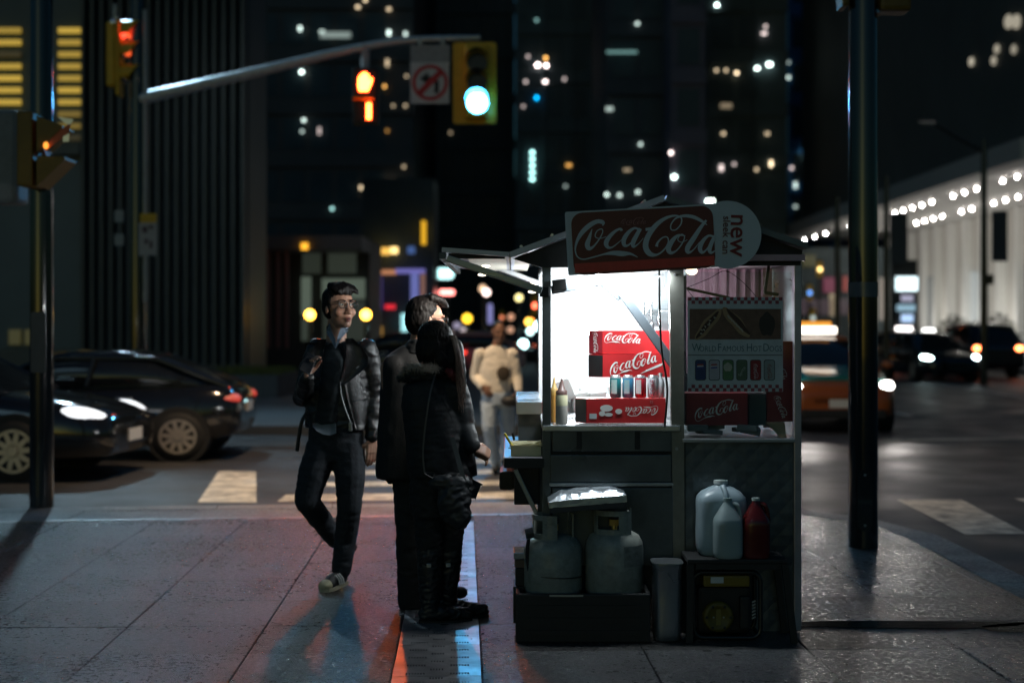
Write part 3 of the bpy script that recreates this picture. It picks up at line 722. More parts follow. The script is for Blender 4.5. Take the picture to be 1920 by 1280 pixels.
# left black pole with signal seen from the side
X, Y = at(78, 0, 11.83).x, 11.83
t = thing('street_pole', 'dark steel pole at the left kerb with a shaded yellow signal on it', 'pole', (X, Y, 0))
k = MB(); k.cyl((X, Y, 0.002), (X, Y, 6.9), .098, .086, 28); part('shaft', k, M['pole'], t)
k = MB(); k.tube([(X, Y, 6.8), (X + .9, Y + 1.0, 7.15), (X + 1.9, Y + 2.0, 7.25)], .04, 8); part('lamp_arm', k, M['galv'], t)
k = MB(); k.box((X + 2.1, Y + 2.2, 7.25), (.3, .6, .1), Matrix.Rotation(R(-45), 4, 'Z'), .03); part('luminaire', k, M['galv'], t)
k = MB(); k.box((X + 2.1, Y + 2.2, 7.193), (.2, .45, .01), Matrix.Rotation(R(-45), 4, 'Z')); part('lamp_lens', k, em((1, .72, .45), 14), t)
lamp('SPOT', 'kerb_lamp_light', (X + 2.1, Y + 2.2, 7.15), 2100, (1, .7, .42), .2, (X + 3.6, Y + 4.4, 0), t, 95, .8)
k = MB(); k.prism(rrect(.12, .5, .02), .006, front(X + .005, Y - .1, 1.37)); part('notice_plate', k, mat('plate', (.06, .065, .07), .5), t)
t2 = thing('traffic_signal', 'shaded yellow signal seen from the side with large angled visors on the left pole', 'traffic light', (X, Y, 2.6))
a, b_ = at(42, 213, 11.6), at(92, 352, 11.6)
k = MB(); k.b2((a.x, 11.45, b_.z), (a.x + .13, 11.75, a.z), .02); part('housing', k, M['yellowshaded'], t2)
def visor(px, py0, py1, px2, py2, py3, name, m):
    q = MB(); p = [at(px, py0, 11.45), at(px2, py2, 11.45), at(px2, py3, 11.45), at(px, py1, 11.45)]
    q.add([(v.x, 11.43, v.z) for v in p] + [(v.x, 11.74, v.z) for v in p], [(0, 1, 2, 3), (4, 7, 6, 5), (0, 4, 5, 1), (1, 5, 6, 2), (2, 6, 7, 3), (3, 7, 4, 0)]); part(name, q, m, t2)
visor(70, 218, 285, 118, 236, 240, 'visor', M['yellowshaded']); visor(70, 293, 350, 122, 294, 300, 'visor', M['yellowshaded'])
q = MB(); p = at(92, 272, 11.5); q.cyl((p.x - .05, 11.6, p.z + .01), (p.x - .045, 11.6, p.z + .01), .1, None, 16)
q.add([at(100, 252, 11.44), at(136, 228, 11.44), at(126, 252, 11.44), at(84, 284, 11.44)], [(0, 1, 2, 3)]); part('visor_lining', q, mat('orange_lining', (.6, .12, .04), .5), t2)
q = MB(); p = at(86, 273, 11.42); q.ell(p, (.022, .01, .03)); part('lens', q, em((1, .35, .04), 1.6), t2)
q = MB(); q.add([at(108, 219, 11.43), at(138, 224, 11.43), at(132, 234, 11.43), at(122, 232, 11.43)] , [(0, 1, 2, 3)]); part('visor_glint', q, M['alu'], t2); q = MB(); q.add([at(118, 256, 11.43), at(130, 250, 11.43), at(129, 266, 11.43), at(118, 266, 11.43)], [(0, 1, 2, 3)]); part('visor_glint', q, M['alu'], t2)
t2 = thing('pedestrian_signal', 'grey pedestrian signal box on the left pole behind the yellow one', 'traffic light', (X - .3, Y, 2.4))
a, b_ = at(-24, 206, 12.0), at(36, 382, 12.0)
k = MB(); k.b2((a.x, 11.95, b_.z), (b_.x, 12.25, a.z), .04); part('housing', k, mat('grey_box', (.2, .22, .23), .5), t2)
k = MB(); k.tube([(b_.x - .02, 12.0, 3.1), (X - .05, 11.9, 3.1)], .03); part('bracket', k, M['black'], t2)

# mast arm across the street
Z = 23.0
def P(px, py): return at(px, py, Z)
X = P(258, 0).x
t = thing('signal_mast', 'dark mast with a long pale steel arm reaching out over the street', 'signal mast', (X, Z, 0))
k = MB(); k.cyl((X, Z, 0.002), (X, Z, 8.9), .14, .1, 20); part('mast', k, M['pole'], t)
k = MB(); k.cyl((X + .13, Z - .05, 1.9), (X + .13, Z - .05, 6.6), .035, None, 8); part('conduit', k, M['galv'], t)
pts = crom([P(262, 186), P(330, 170), P(480, 135), P(640, 97), P(760, 76), P(900, 71)], 8)
k = MB(); n = len(pts); k.tube(pts, [.11 - .07 * i / (n - 1) for i in range(n)], 12); part('arm', k, mat('arm_steel', (.55, .57, .6), .4, .5), t)
k = MB(); k.tube([(X, Z, 8.6), (X - .6, Z + 1.2, 9.2), (X - 1.1, Z + 2.4, 9.35)], .05, 8); part('lamp_arm', k, M['galv'], t)
k = MB(); k.box((X - 1.2, Z + 2.7, 9.35), (.36, .8, .12), None, .04); part('luminaire', k, M['galv'], t)
k = MB(); k.box((X - 1.2, Z + 2.7, 9.283), (.26, .6, .012)); part('lamp_lens', k, em((.72, .9, 1), 160), t)
lamp('SPOT', 'street_lamp_light', (X - 1.2, Z + 2.7, 9.25), 2000, (.48, .8, 1), .25, (X + 3, Z - 13, 0), t, 140, .7)
# green / blue signal with yellow backboard on the arm
a, b_ = P(850, 83), P(931, 235); cx = (a.x + b_.x) / 2; cz = (a.z + b_.z) / 2
t2 = thing('traffic_signal', 'yellow backed traffic signal showing a bright green light at the arm end', 'traffic light', (cx, Z, cz))
k = MB(); k.prism(rrect(b_.x - a.x, a.z - b_.z, .05), .03, front(cx, Z - .12, cz)); part('backboard', k, M['yellow'], t2)
k = MB(); k.box((cx + .02, Z - .26, cz), (.34, .26, 1.18), None, .04); part('housing', k, M['yellow'], t2)
for i, py in enumerate((126, 163, 200)):
    p = P(896, py); r = .165
    q = MB(); q.prism(disc(r, 26), .0015, front(p.x, Z - .392, p.z))
    part('lens', q, em((.05, .42, 1), 60) if i == 2 else mat('dark_lens', (.03, .02, .02), .2), t2)
    q = MB(); ring = []
    for yy, rr in ((Z - .40, r + .02), (Z - .72, r + .015)):
        ring.append([(p.x + rr * math.cos(R(d)), yy, p.z + rr * math.sin(R(d))) for d in range(0, 181, 15)])
    m_ = len(ring[0]); q.add(ring[0] + ring[1], [(j, j + 1, m_ + j + 1, m_ + j) for j in range(m_ - 1)], None, True); part('visor', q, M['black'], t2)
p = P(896, 200); lamp('SPOT', 'green_light', (p.x, Z - .8, p.z), 330, (.1, .55, 1), .13, (0, 8, 0), t2, 90, .6)
# no turn sign
a, b_ = P(770, 86), P(846, 196); cx = (a.x + b_.x) / 2
t2 = thing('road_sign', 'white sign with a red ring and barred black turn arrow on the arm', 'road sign', (cx, Z, 5.1))
k = MB(); k.b2((a.x, Z - .06, P(0, 123).z), (b_.x - .02, Z - .035, a.z)); part('upper_plate', k, mat('plate_w', (.32, .32, .34), .5), t2)
k = MB(); k.b2((a.x, Z - .09, b_.z), (b_.x - .03, Z - .062, P(0, 119).z)); part('plate', k, mat('plate_w2', (.6, .6, .62), .5), t2)
c_ = P(807, 157); r = .29
k = MB(); o_, i_ = disc(r, 36), disc(r * .8, 36); T_ = front(c_.x, Z - .096, c_.z)
k.add([(x, y, 0) for x, y in o_ + i_], [(j, (j + 1) % 36, 36 + (j + 1) % 36, 36 + j) for j in range(36)], T_)
k.add([(-.24, -.17, -.003), (-.17, -.24, -.003), (.24, .17, -.003), (.17, .24, -.003)], [(0, 1, 2, 3)], T_ @ Matrix.Translation((0, 0, -.0))); part('ring', k, mat('sign_red', (.55, .03, .04), .5), t2)
k = MB(); T_ = front(c_.x, Z - .0925, c_.z)
k.add([(x, y, 0) for x, y in [(.07, -.17), (.14, -.17), (.14, .02), (.06, .1), (-.04, .1), (-.04, .03), (.03, .03), (.07, -.01)]], [(0, 1, 2, 7), (2, 3, 6, 7), (3, 4, 5, 6)], T_)
k.add([(-.03, .17, 0), (-.17, .065, 0), (-.03, -.04, 0)], [(0, 1, 2)], T_); part('arrow', k, M['blackmatte'], t2)
for px in (788, 830): q = MB(); q.box((P(px, 0).x, Z, P(0, 80).z), (.05, .14, .12)); part('clamp', q, M['galv'], t2)
# hand signal with countdown
t2 = thing('pedestrian_signal', 'pedestrian signal with a glowing orange hand and countdown digit', 'traffic light', P(686, 180))
k = MB(); k.cyl(P(685, 84), P(685, 136), .07, None, 12); part('hanger', k, mat('hanger', (.45, .42, .44), .5), t2)
c_ = P(686, 182); k = MB(); k.box((c_.x, Z, c_.z), (.42, .24, .92), None, .04); part('housing', k, M['blackmatte'], t2)
hand = [(-.07, -.13), (.06, -.13), (.09, -.06), (.115, .0), (.13, .07), (.1, .075), (.075, .02), (.075, .12), (.05, .135), (.035, .12), (.03, .155), (.003, .16), (-.008, .15), (-.02, .14), (-.045, .135), (-.052, .1), (-.08, .09), (-.085, .04), (-.09, -.05)]
h_ = P(684, 158); k = MB(); n = len(hand); k.prism([(x * 1.05, y * 1.05) for x, y in hand], .012, front(h_.x, Z - .125, h_.z)); part('hand_symbol', k, em((1, .075, .012), 45), t2)
d_ = P(693, 211); k = MB(); k.box((d_.x, Z - .13, d_.z), (.07, .012, .26)); part('countdown_digit', k, em((1, .075, .012), 40), t2)
k = MB(); k.box((c_.x - .02, Z - .2, P(0, 189).z), (.34, .18, .02)); part('hood', k, M['yellow'], t2)
lamp('SPOT', 'hand_light', (h_.x, Z - .35, h_.z), 480, (1, .15, .03), .14, (-.75, 9.3, 0), t2, 25, 1.0)
# side-on signal on the mast
p = P(225, 100)
t2 = thing('traffic_signal', 'yellow traffic signal seen from the side with red lit visors on the mast', 'traffic light', (p.x, Z, p.z))
a, b_ = P(205, 45), P(228, 165)
k = MB(); k.b2((a.x, Z - .2, b_.z), (b_.x - .06, Z + .15, a.z), .03); k.b2((b_.x - .055, Z - .18, P(0, 182).z), (b_.x + .01, Z + .12, P(0, 40).z), .02); part('housing', k, M['yellow'], t2)
for i, (py, lit) in enumerate(((58, 1), (97, 1), (140, 0))):
    for j in range(1):
        c_ = P(230, py); q = MB(); rings = []
        for xx, rr, dz in ((c_.x, .16, 0), (c_.x + .32, .15, .02)):
            rings.append([(xx - .12 * (1 - math.sin(R(d))) * (xx > c_.x + .1), Z - .03 + rr * math.cos(R(d)), c_.z + dz + rr * math.sin(R(d))) for d in range(-30, 211, 20)])
        m_ = len(rings[0]); q.add(rings[0] + rings[1], [(w, w + 1, m_ + w + 1, m_ + w) for w in range(m_ - 1)], None, True); part('visor', q, M['yellow'], t2)
        q = MB(); q.ell((c_.x + .02, Z - .03, c_.z), (.03, .14, .14)); part('lens', q, em((1, .06, .03), 3) if i == 0 else M['darkglass'], t2)
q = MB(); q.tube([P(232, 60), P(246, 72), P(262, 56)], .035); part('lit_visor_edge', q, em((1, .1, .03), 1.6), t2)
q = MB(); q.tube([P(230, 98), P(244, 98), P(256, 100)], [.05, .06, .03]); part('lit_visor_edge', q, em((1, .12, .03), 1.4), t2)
k = MB(); k.cyl(P(215, 45), P(216, 8), .035, None, 8); part('bracket', k, M['galv'], t2)
# street signs on the mast
t2 = thing('road_sign', 'small white notice with a yellow top on the mast below the signal', 'road sign', P(282, 440))
a, b_ = P(266, 402), P(299, 480); k = MB(); k.b2((a.x, Z - .2, b_.z), (b_.x, Z - .17, a.z - .15)); part('plate', k, mat('plate3', (.42, .4, .4), .5), t2)
k = MB(); k.b2((a.x + .02, Z - .2, a.z - .148), (b_.x, Z - .17, a.z)); part('yellow_plate', k, M['yellow'], t2)
for dx, dz, w, h in ((.1, -.26, .09, .1), (.2, -.22, .07, .06), (.12, -.45, .06, .08), (.2, -.5, .05, .12)): q = MB(); q.box((a.x + dx, Z - .203, a.z + dz), (w, .004, h)); part('marking', q, mat('mark', (.1, .06, .08), .5), t2)
t2 = thing('road_sign', 'pair of small grey plates on the left side of the mast', 'road sign', P(230, 430))
for py0, py1 in ((396, 418), (440, 462)): a, b_ = P(221, py0), P(238, py1); k = MB(); k.b2((a.x, Z - .2, b_.z), (b_.x, Z - .17, a.z)); part('plate', k, mat('plate4', (.3, .33, .34), .5), t2)
# dark lamp posts on the right
Z = 40
x = at(1845, 0, Z).x; t = thing('lamp_post', 'tall dark lamp post with a bent arm in front of the hall', 'street lamp', (x, Z, 0), None)
k = MB(); k.cyl((x, Z, RZ), (x, Z, at(0, 262, Z).z), .11, .08, 14); part('post', k, M['black'], t)
k = MB(); k.tube([at(1845, 285, Z), at(1800, 262, Z), at(1752, 232, Z)], .055, 8); part('arm', k, M['black'], t)
k = MB(); p = at(1738, 226, Z); k.box(p, (.5, .2, .1), None, .03); part('luminaire', k, M['black'], t)
k = MB(); p = at(1857, 524, Z); k.box(p, (.14, .2, .28), None, .02); part('control_box', k, M['black'], t)
k = MB(); a, b_ = at(1860, 396, Z), at(1889, 490, Z); k.b2((a.x, Z - .01, b_.z), (b_.x, Z + .01, a.z)); solo('banner', k, mat('banner', (.06, .06, .07), .7), 'dark hanging banner on the arm side of the tall lamp post', 'banner')
x = at(1662, 0, 44).x; t = thing('lamp_post', 'slim dark post just right of the glossy pole', 'pole', (x, 44, 0)); k = MB(); k.cyl((x, 44, RZ), (x, 44, at(0, 330, 44).z), .1, .08, 12); part('post', k, M['black'], t)
k = MB(); a, b_ = at(1668, 400, 44), at(1700, 495, 44); k.b2((a.x, 43.9, b_.z), (b_.x, 43.93, a.z)); solo('banner', k, mat('banner2', (.05, .05, .055), .7), 'dark hanging banner on the slim post', 'banner')
x = at(1570, 0, 46).x; t = thing('lamp_post', 'slim dark post seen between the cart and the glossy pole', 'pole', (x, 46, 0)); k = MB(); k.cyl((x, 46, RZ), (x, 46, at(0, 370, 46).z), .1, .08, 12); part('post', k, M['black'], t)

# ================================================================== cars
def car(name, label, cat, paint_m, kind='sedan', lights=(0, 0), group=None, hood_m=None, plate=True):
    t = thing(name, label, cat, (0, 0, 0), group)
    if kind == 'sedan':
        st = [(2.4,.36,.58,.6),(2.32,.26,.70,.76),(1.95,.22,.82,.88),(1.15,.2,.94,.91),(.9,.2,.955,.915),(0,.2,.97,.92),(-1.3,.2,.99,.91),(-1.65,.22,1.03,.9),(-1.95,.3,1.0,.84),(-2.07,.38,.9,.77),(-2.12,.5,.74,.64)]
        gh = [(1.2,.95,.72),(.32,1.40,.60),(-.4,1.455,.60),(-1.05,1.40,.57),(-1.95,1.02,.58)]
        ln = 2.4
    else:
        st = [(2.35,.36,.62,.6),(2.28,.28,.8,.8),(1.9,.25,.98,.9),(1.2,.24,1.08,.93),(.9,.24,1.1,.935),(-1.5,.24,1.12,.93),(-2.2,.28,1.12,.9),(-2.35,.34,1.05,.86),(-2.4,.5,.9,.8)]
        gh = [(1.2,1.08,.74),(.45,1.62,.66),(-.5,1.72,.66),(-1.7,1.68,.64),(-2.3,1.1,.74)]
        ln = 2.35
    def ring(x, zb, zt, hw):
        h = zt - zb
        a = [(hw*.80, zb), (hw*.965, zb+.08*h), (hw, zb+.32*h), (hw, zb+.6*h), (hw*.965, zb+.84*h), (hw*.86, zb+.965*h), (hw*.5, zt+.012)]
        return [(x, y, z) for y, z in a] + [(x, -y, z) for y, z in a[::-1]]
    def dens(s, k=3): return crom(s, k)
    b = MB(); b.loft([ring(*p) for p in dens(st)]); body = part('body', b, paint_m, t)
    def gring(x, z, hw, zb):
        a = [(hw + (z - zb) * .26 + .02, zb), (hw + .05, zb + .55 * (z - zb)), (hw, zb + .88 * (z - zb)), (hw * .8, z), (0.0, z + .012)]
        return [(x, y, q) for y, q in a] + [(x, -y, q) for y, q in a[-2::-1]]
    gd = dens(gh, 4)
    b = MB(); b.loft([gring(x, z, hw, .93 if kind == 'sedan' else 1.07) for x, z, hw in gd]); part('cabin_glass', b, M['darkglass'], t)
    b = MB(); zt = max(z for _, z, _ in gd)
    top = [(x, z, hw) for x, z, hw in gd if z > zt - (.1 if kind == 'sedan' else .13)]
    b.loft([[(x, y, q + .012) for y, q in [(hw * 1.02, z - .10), (hw * .97, z - .03), (hw * .8, z + .004), (0, z + .016), (-hw * .8, z + .004), (-hw * .97, z - .03), (-hw * 1.02, z - .10)]] for x, z, hw in top]); part('roof', b, paint_m, t)
    for s in (1, -1):
        for seq in ([0, 1], [1, 3], [3, 4]):
            g0, g1 = gh[seq[0]], gh[seq[1]]
            q = MB(); q.tube([(g0[0], s * (g0[2] + (0.1 if g0[1] < 1.2 else .015)), g0[1] - .03), (g1[0], s * (g1[2] + (0.1 if g1[1] < 1.2 else .015)), g1[1] - .03)], .035, 6); part('pillar', q, paint_m, t)
        q = MB(); q.tube([(-.25, s * .74, 1.0), (-.32, s * .64, 1.36)], .03, 6); part('pillar', q, M['black'], t)
        q = MB(); q.ell((.95, s * 1.0, 1.02), (.08, .1, .07)); part('mirror', q, paint_m, t)
        for dx in (.35, -.75): q = MB(); q.box((dx, s * .925, .84), (.2, .03, .03), None, .01); part('door_handle', q, M['alu'], t)
    for x in (1.42, -1.4):
        for s in (1, -1):
            q = MB(); q.cyl((x, s * .72, .345), (x, s * .925, .345), .39, .385, 28); part('wheel_arch', q, M['rubber'], t)
            wr = .33; prof = [(wr*.66, -.1), (wr*.93, -.1), (wr, -.06), (wr, .06), (wr*.93, .1), (wr*.68, .1)]
            q = MB(); q.lathe(prof, 28, Matrix.Translation((x, s * .84, .335)) @ Matrix.Rotation(R(90), 4, 'X')); w_ = part('wheel', q, M['rubber'], t)
            q = MB(); y = s * .945
            q.cyl((x, y - s * .05, .335), (x, y - s * .045, .335), wr * .7, None, 28)
            part('rim', q, M['blackmatte'], w_)
            q = MB()
            for i in range(10):
                a = 2 * math.pi * i / 10 + .1; d = Vector((math.cos(a), 0, math.sin(a))); e = Vector((-d.z, 0, d.x)); c0 = Vector((x, y, .335))
                for r0, r1, w0, w1 in ((.03, .215, .034, .022),):
                    p = [c0 + d*r0 + e*w0, c0 + d*r0 - e*w0, c0 + d*r1 - e*w1, c0 + d*r1 + e*w1]; q.add(p + [v + Vector((0, -s*.03, 0)) for v in p], [(0,1,2,3),(0,4,5,1),(1,5,6,2),(2,6,7,3),(3,7,4,0)])
            ro = [(x + wr*.7*math.cos(2*math.pi*i/28), y, .335 + wr*.7*math.sin(2*math.pi*i/28)) for i in range(28)]; ri = [(x + wr*.6*math.cos(2*math.pi*i/28), y, .335 + wr*.6*math.sin(2*math.pi*i/28)) for i in range(28)]
            q.add(ro + ri, [(i, (i+1) % 28, 28 + (i+1) % 28, 28 + i) for i in range(28)]); q.cyl((x, y - s*.02, .335), (x, y + s*.012, .335), .05, None, 14); part('spokes', q, mat('alloy', (.55, .5, .46), .35, .7) if 'alloy' not in M else M['alloy'], w_)
    hz = .70 if kind == 'sedan' else .84
    for s in (1, -1):
        q = MB(); q.ell((0, 0, 0), (.26, .13, .085), 16, 8, Matrix.Translation((2.1, s * .70, hz)) @ Matrix.Rotation(s * R(-28), 4, 'Z') @ Matrix.Rotation(R(12), 4, 'Y')); part('headlight', q, lights[0] or M['glasslamp'], t)
        q = MB(); q.ell((0, 0, 0), (.17, .14, .085), 16, 8, Matrix.Translation((-1.96 if kind == 'sedan' else -2.34, s * .68, .83 if kind == 'sedan' else .95)) @ Matrix.Rotation(s * R(22), 4, 'Z')); part('tail_light', q, lights[1] or mat('tail_off', (.3, .01, .01), .2), t)
    q = MB(); q.box((ln - .06, 0, .5), (.12, .95, .16), None, .04); part('grille', q, M['blackmatte'], t)
    if plate:
        for xx in (ln + .008, -ln + (.265 if kind == 'sedan' else -.04)): q = MB(); q.box((xx, 0, .46 if xx > 0 else .7), (.012, .42, .13)); part('number_plate', q, M['white'], t)
    return t
M['alloy'] = mat('alloy', (.6, .53, .47), .35, .6)
M['glasslamp'] = mat('lamp_glass', (.7, .72, .75), .12, .3)
cb = mat('black_car_paint', (.008, .009, .011), .12, 0, .1, 5, coat=1.0)
sedan = car('parked_car', 'black sedan behind, facing left, its red tail light towards the planter', 'car', cb, 'sedan', (0, em((1, .05, .03), .5)))
sedan.location = (at(326, 0, 17.2).x - 1.4, 17.2 + .95, RZ); sedan.rotation_euler = (0, 0, R(182)); sedan.scale = (1, 1, .91)
near = car('parked_car', 'black car in front, nose pointing right with a shining headlight, cut by the frame', 'car', cb, 'sedan', (em((.95, .97, 1), 1.4), 0))
near.location = (at(42, 0, 14.95).x - 1.42, 14.95 + .95, RZ); near.rotation_euler = (0, 0, R(-4))
lamp('SPOT', 'near_headlight', (near.location.x + 2.5, 15.2, .58), 60, (.95, .97, 1), .06, (near.location.x + 12, 14.5, -.1), near, 60, .5).parent = None
M['taxiorange'] = mat('taxi_orange', (.36, .085, .012), .3, 0, .08, 4, coat=.6); M['teal'] = mat('taxi_teal', (.02, .2, .2), .25, 0, .08, 4, coat=.6)
taxi = car('taxi', 'orange and teal taxi with a lit roof sign, headlights on, facing the pavement', 'taxi', M['taxiorange'], 'sedan', (em((1, .97, .92), 12), 0))
k = MB(); k.loft([[(x, y, z) for y, z in [(hw, z0), (hw * .6, z0 + .065), (0, z0 + .075), (-hw * .6, z0 + .065), (-hw, z0)]] for x, z0, hw in [(2.1, .80, .70), (1.8, .855, .78), (1.2, .935, .80)]]); part('hood', k, M['teal'], taxi)
k = MB(); k.box((-.1, 0, 1.485), (.3, .78, .05), None, .02); sg = part('roof_sign', k, M['blackmatte'], taxi)
k = MB(); k.box((-.1, 0, 1.575), (.26, .74, .13), None, .04); part('sign_lens', k, em((1, .9, .78), 3.2), sg)
k = MB(); k.box((-.1, 0, 1.68), (.22, .56, .09), None, .03); part('sign_cap', k, em((1, .38, .03), 1.1), sg)
k = MB(); k.box((2.43, 0, .3), (.06, 1.3, .14), None, .03); part('air_intake', k, M['blackmatte'], taxi)
taxi.location = (at(1606, 0, 21.5).x - .05, 21.8 + 2.4, RZ); taxi.rotation_euler = (0, 0, R(-92))
for s in (-1, 1):
    lamp('SPOT', 'taxi_headlight', (taxi.location.x + s * .68, 21.55, .6), 40, (1, .93, .88), .07, (taxi.location.x + s * .7 - .8, 16.0, -.1), None, 42, .8)
suv = car('parked_car', 'dark boxy car with four orange tail lights at the right edge of the street', 'car', cb, 'suv', (0, em((1, .2, .06), 14)), plate=False)
suv.location = (at(1868, 0, 45).x, 45 + 2.4, RZ); suv.rotation_euler = (0, 0, R(92))
def far_car(px, Z, rot, label, m, head, tail, kind='sedan'):
    c = car('street_car', label, 'car', m, kind, (head, tail), 'cars far down the street', plate=False)
    c.location = (at(px, 0, Z).x, Z, RZ); c.rotation_euler = (0, 0, R(rot)); return c
hl = em((.75, 1, 1), 24); tl = em((1, .2, .06), 16)
far_car(1740, 44, -88, 'dark car with cool white headlights left of the boxy car', cb, hl, 0)
far_car(1700, 68, 90, 'dark car with two orange tail lights seen over the headlights of the nearer car', cb, 0, tl)
far_car(1680, 52, 90, 'dark car showing orange tail lights just right of the glossy pole', mat('car_amber', (.3, .12, .02), .3), 0, tl)
far_car(995, 62, -90, 'car with cool white headlights beside the cart post', cb, em((.6, 1, 1), 14), 0)
far_car(1010, 84, -90, 'distant pale car coming down the street behind the cart post', mat('car_pale', (.4, .4, .42), .3), em((.7, 1, 1), 10), 0)
far_car(862, 46, 180, 'pale pink car crossing behind the couple', mat('car_pink', (.6, .35, .33), .4), 0, 0)
far_car(745, 44, 180, 'dark car parked far behind the walking man', cb, 0, em((1, .05, .03), 3))
# ================================================================== hot dog cart
ZC = 7.0
def c(px, py, Z=ZC): return at(px, py, Z)
cart = thing('hot_dog_cart', 'steel hot dog cart with a glowing white serving bay and gabled metal roof', 'food cart', (.78, 7.9, 0))
def cp(name, mb, m, label=None, parent=None): return part(name, mb, m, parent or cart, label)
XL, XM, XR, YB = c(1021, 0).x, c(1276, 0).x, c(1497, 0).x, 9.0
ZT = c(0, 797).z
# frame posts
for px0, px1, y0 in ((1017, 1033, ZC), (1489, 1503, ZC)):
    k = MB(); k.b2((c(px0,0).x, y0, .06 if px0 < 1100 else .004), (c(px1,0).x, y0 + .045, 1.84), .004); cp('post', k, M['steeldark'] if px0 < 1100 else mat('post_alu', (.4, .4, .48), .3, .7))
k = MB(); a, b_ = c(1264, 0).x, c(1284, 0).x
vs = [(a - .024, 1.79), (b_ - .006, 1.79), (b_, .05), (a, .05)]
k.add([(x, ZC - .004, z) for x, z in vs] + [(x, ZC + .045, z) for x, z in vs], [(0, 3, 2, 1), (4, 5, 6, 7), (0, 1, 5, 4), (1, 2, 6, 5), (2, 3, 7, 6), (3, 0, 4, 7)]); cp('post', k, mat('post_mid', (.22, .22, .2), .4, .6))
for z in (1.0, .9): q = MB(); q.cyl((a + .012, ZC - .012, z), (a + .012, ZC - .003, z), .008, None, 8); cp('rivet', q, M['galv'])
q = MB(); q.cyl((a + .002, ZC - .012, 1.755), (a + .002, ZC - .003, 1.755), .006, None, 8); cp('rivet', q, M['galv'])
for x in (XL + .02, XR - .02):
    k = MB(); k.b2((x - .02, YB - .04, .06), (x + .02, YB, 1.84)); cp('post', k, M['steeldark'])
# body below the counter
k = MB(); k.b2((c(1034,0).x, ZC + .02, .16), (XM - .03, YB - .05, ZT - .03)); cp('body', k, mat('body_core', (.05, .055, .06), .6))
def panel(px0, py0, px1, py1, m=M['steeldark'], y=ZC - .006, d=.02, name='front_panel', bev=.004):
    a, b_ = c(px0, py0), c(px1, py1); k = MB(); k.b2((a.x, y, b_.z), (b_.x, y + d, a.z), bev); return cp(name, k, m)
panel(1036, 803, 1259, 846); panel(1032, 852, 1259, 903); panel(1036, 914, 1262, 1060)
panel(1034, 846.5, 1252, 851, M['blackmatte'], ZC + .004, .015, 'seam'); panel(1030, 904, 1262, 911, M['galv'], ZC - .012, .02, 'rail'); 
for px in (1086, 1195): panel(px - 5, 808, px + 5, 842, M['blackmatte'], ZC - .010, .006, 'vent_slot', .002)
panel(1144, 803, 1150, 808, M['alu'], ZC - .014, .01, 'latch', .001)
k = MB(); k.b2((XL - .01, ZC - .02, ZT - .028), (XM - .004, YB - .05, ZT), .004); cp('counter_top', k, M['alu'])
# right side bay
panel(1279, 822, 1489, 829, M['steel'], ZC - .02, .03, 'rail')
nx, ny = 17, 27; a, b_ = c(1286, 830), c(1489, 1184); k = MB(); vs = []; ds = .105
gx, gy = 68, 112
for j in range(gy + 1):
    for i in range(gx + 1):
        x = a.x + (b_.x - a.x) * i / gx; z = b_.z + (a.z - b_.z) * j / gy
        u, w = (x + z) / ds, (x - z) / ds; fu, fw = abs((u % 1) - .5), abs((w % 1) - .5)
        vs.append((x, ZC + .016 + .004 * max(fu, fw), z))
k.add(vs, [(j * (gx + 1) + i, j * (gx + 1) + i + 1, (j + 1) * (gx + 1) + i + 1, (j + 1) * (gx + 1) + i) for j in range(gy) for i in range(gx)]); cp('quilted_panel', k, M['steeldark'])
k = MB(); k.b2((XM + .02, ZC + .03, .1), (XR - .02, YB - .05, .93)); cp('side_cabinet', k, mat('cab', (.06, .065, .07), .6))
k = MB(); k.b2((XM, ZC + .01, .931), (XR - .01, YB - .05, .95)); cp('side_shelf', k, M['steel'])
k = MB(); k.b2((XR + .001, ZC + .03, .01), (XR + .016, YB, 1.84)); cp('side_wall', k, M['steel'])
k = MB(); k.b2((XM - .002, ZC + .05, ZT + .002), (XM + .012, 7.74, 1.8)); cp('partition', k, M['steel'])
M['sheet'] = mat('bay_lining', (.5, .52, .53), .6, 0, .3, 4)
# back and lining
k = MB(); k.b2((XL + .005, 8.72, ZT + .002), (XM + .15, 8.74, 1.86)); cp('back_sheet', k, M['sheet'])
k = MB(); k.b2((XL + .01, 7.06, 1.812), (XM + .55, 8.7, 1.822)); cp('ceiling', k, M['sheet'])
k = MB(); n = 46; a, b_ = c(1288, 492, 7.75), c(1432, 700, 7.75); vs = []
for i in range(n + 1):
    x = a.x + (b_.x - a.x) * i / n; y = 7.75 + .03 * math.sin(i * 1.05) + .018 * math.sin(i * 2.3 + 1)
    vs += [(x, y, a.z + .05), (x + .004 * math.sin(i), y + .01, b_.z)]
k.add(vs, [(2 * i, 2 * i + 1, 2 * i + 3, 2 * i + 2) for i in range(n)], None, True); cp('curtain', k, mat('curtain', (.6, .52, .6), .8))
k = MB(); k.b2((c(1432,0,7.6).x, 7.6, .96), (XR - .02, 7.63, 1.84)); cp('inner_panel', k, mat('inner_panel', (.16, .13, .11), .5))
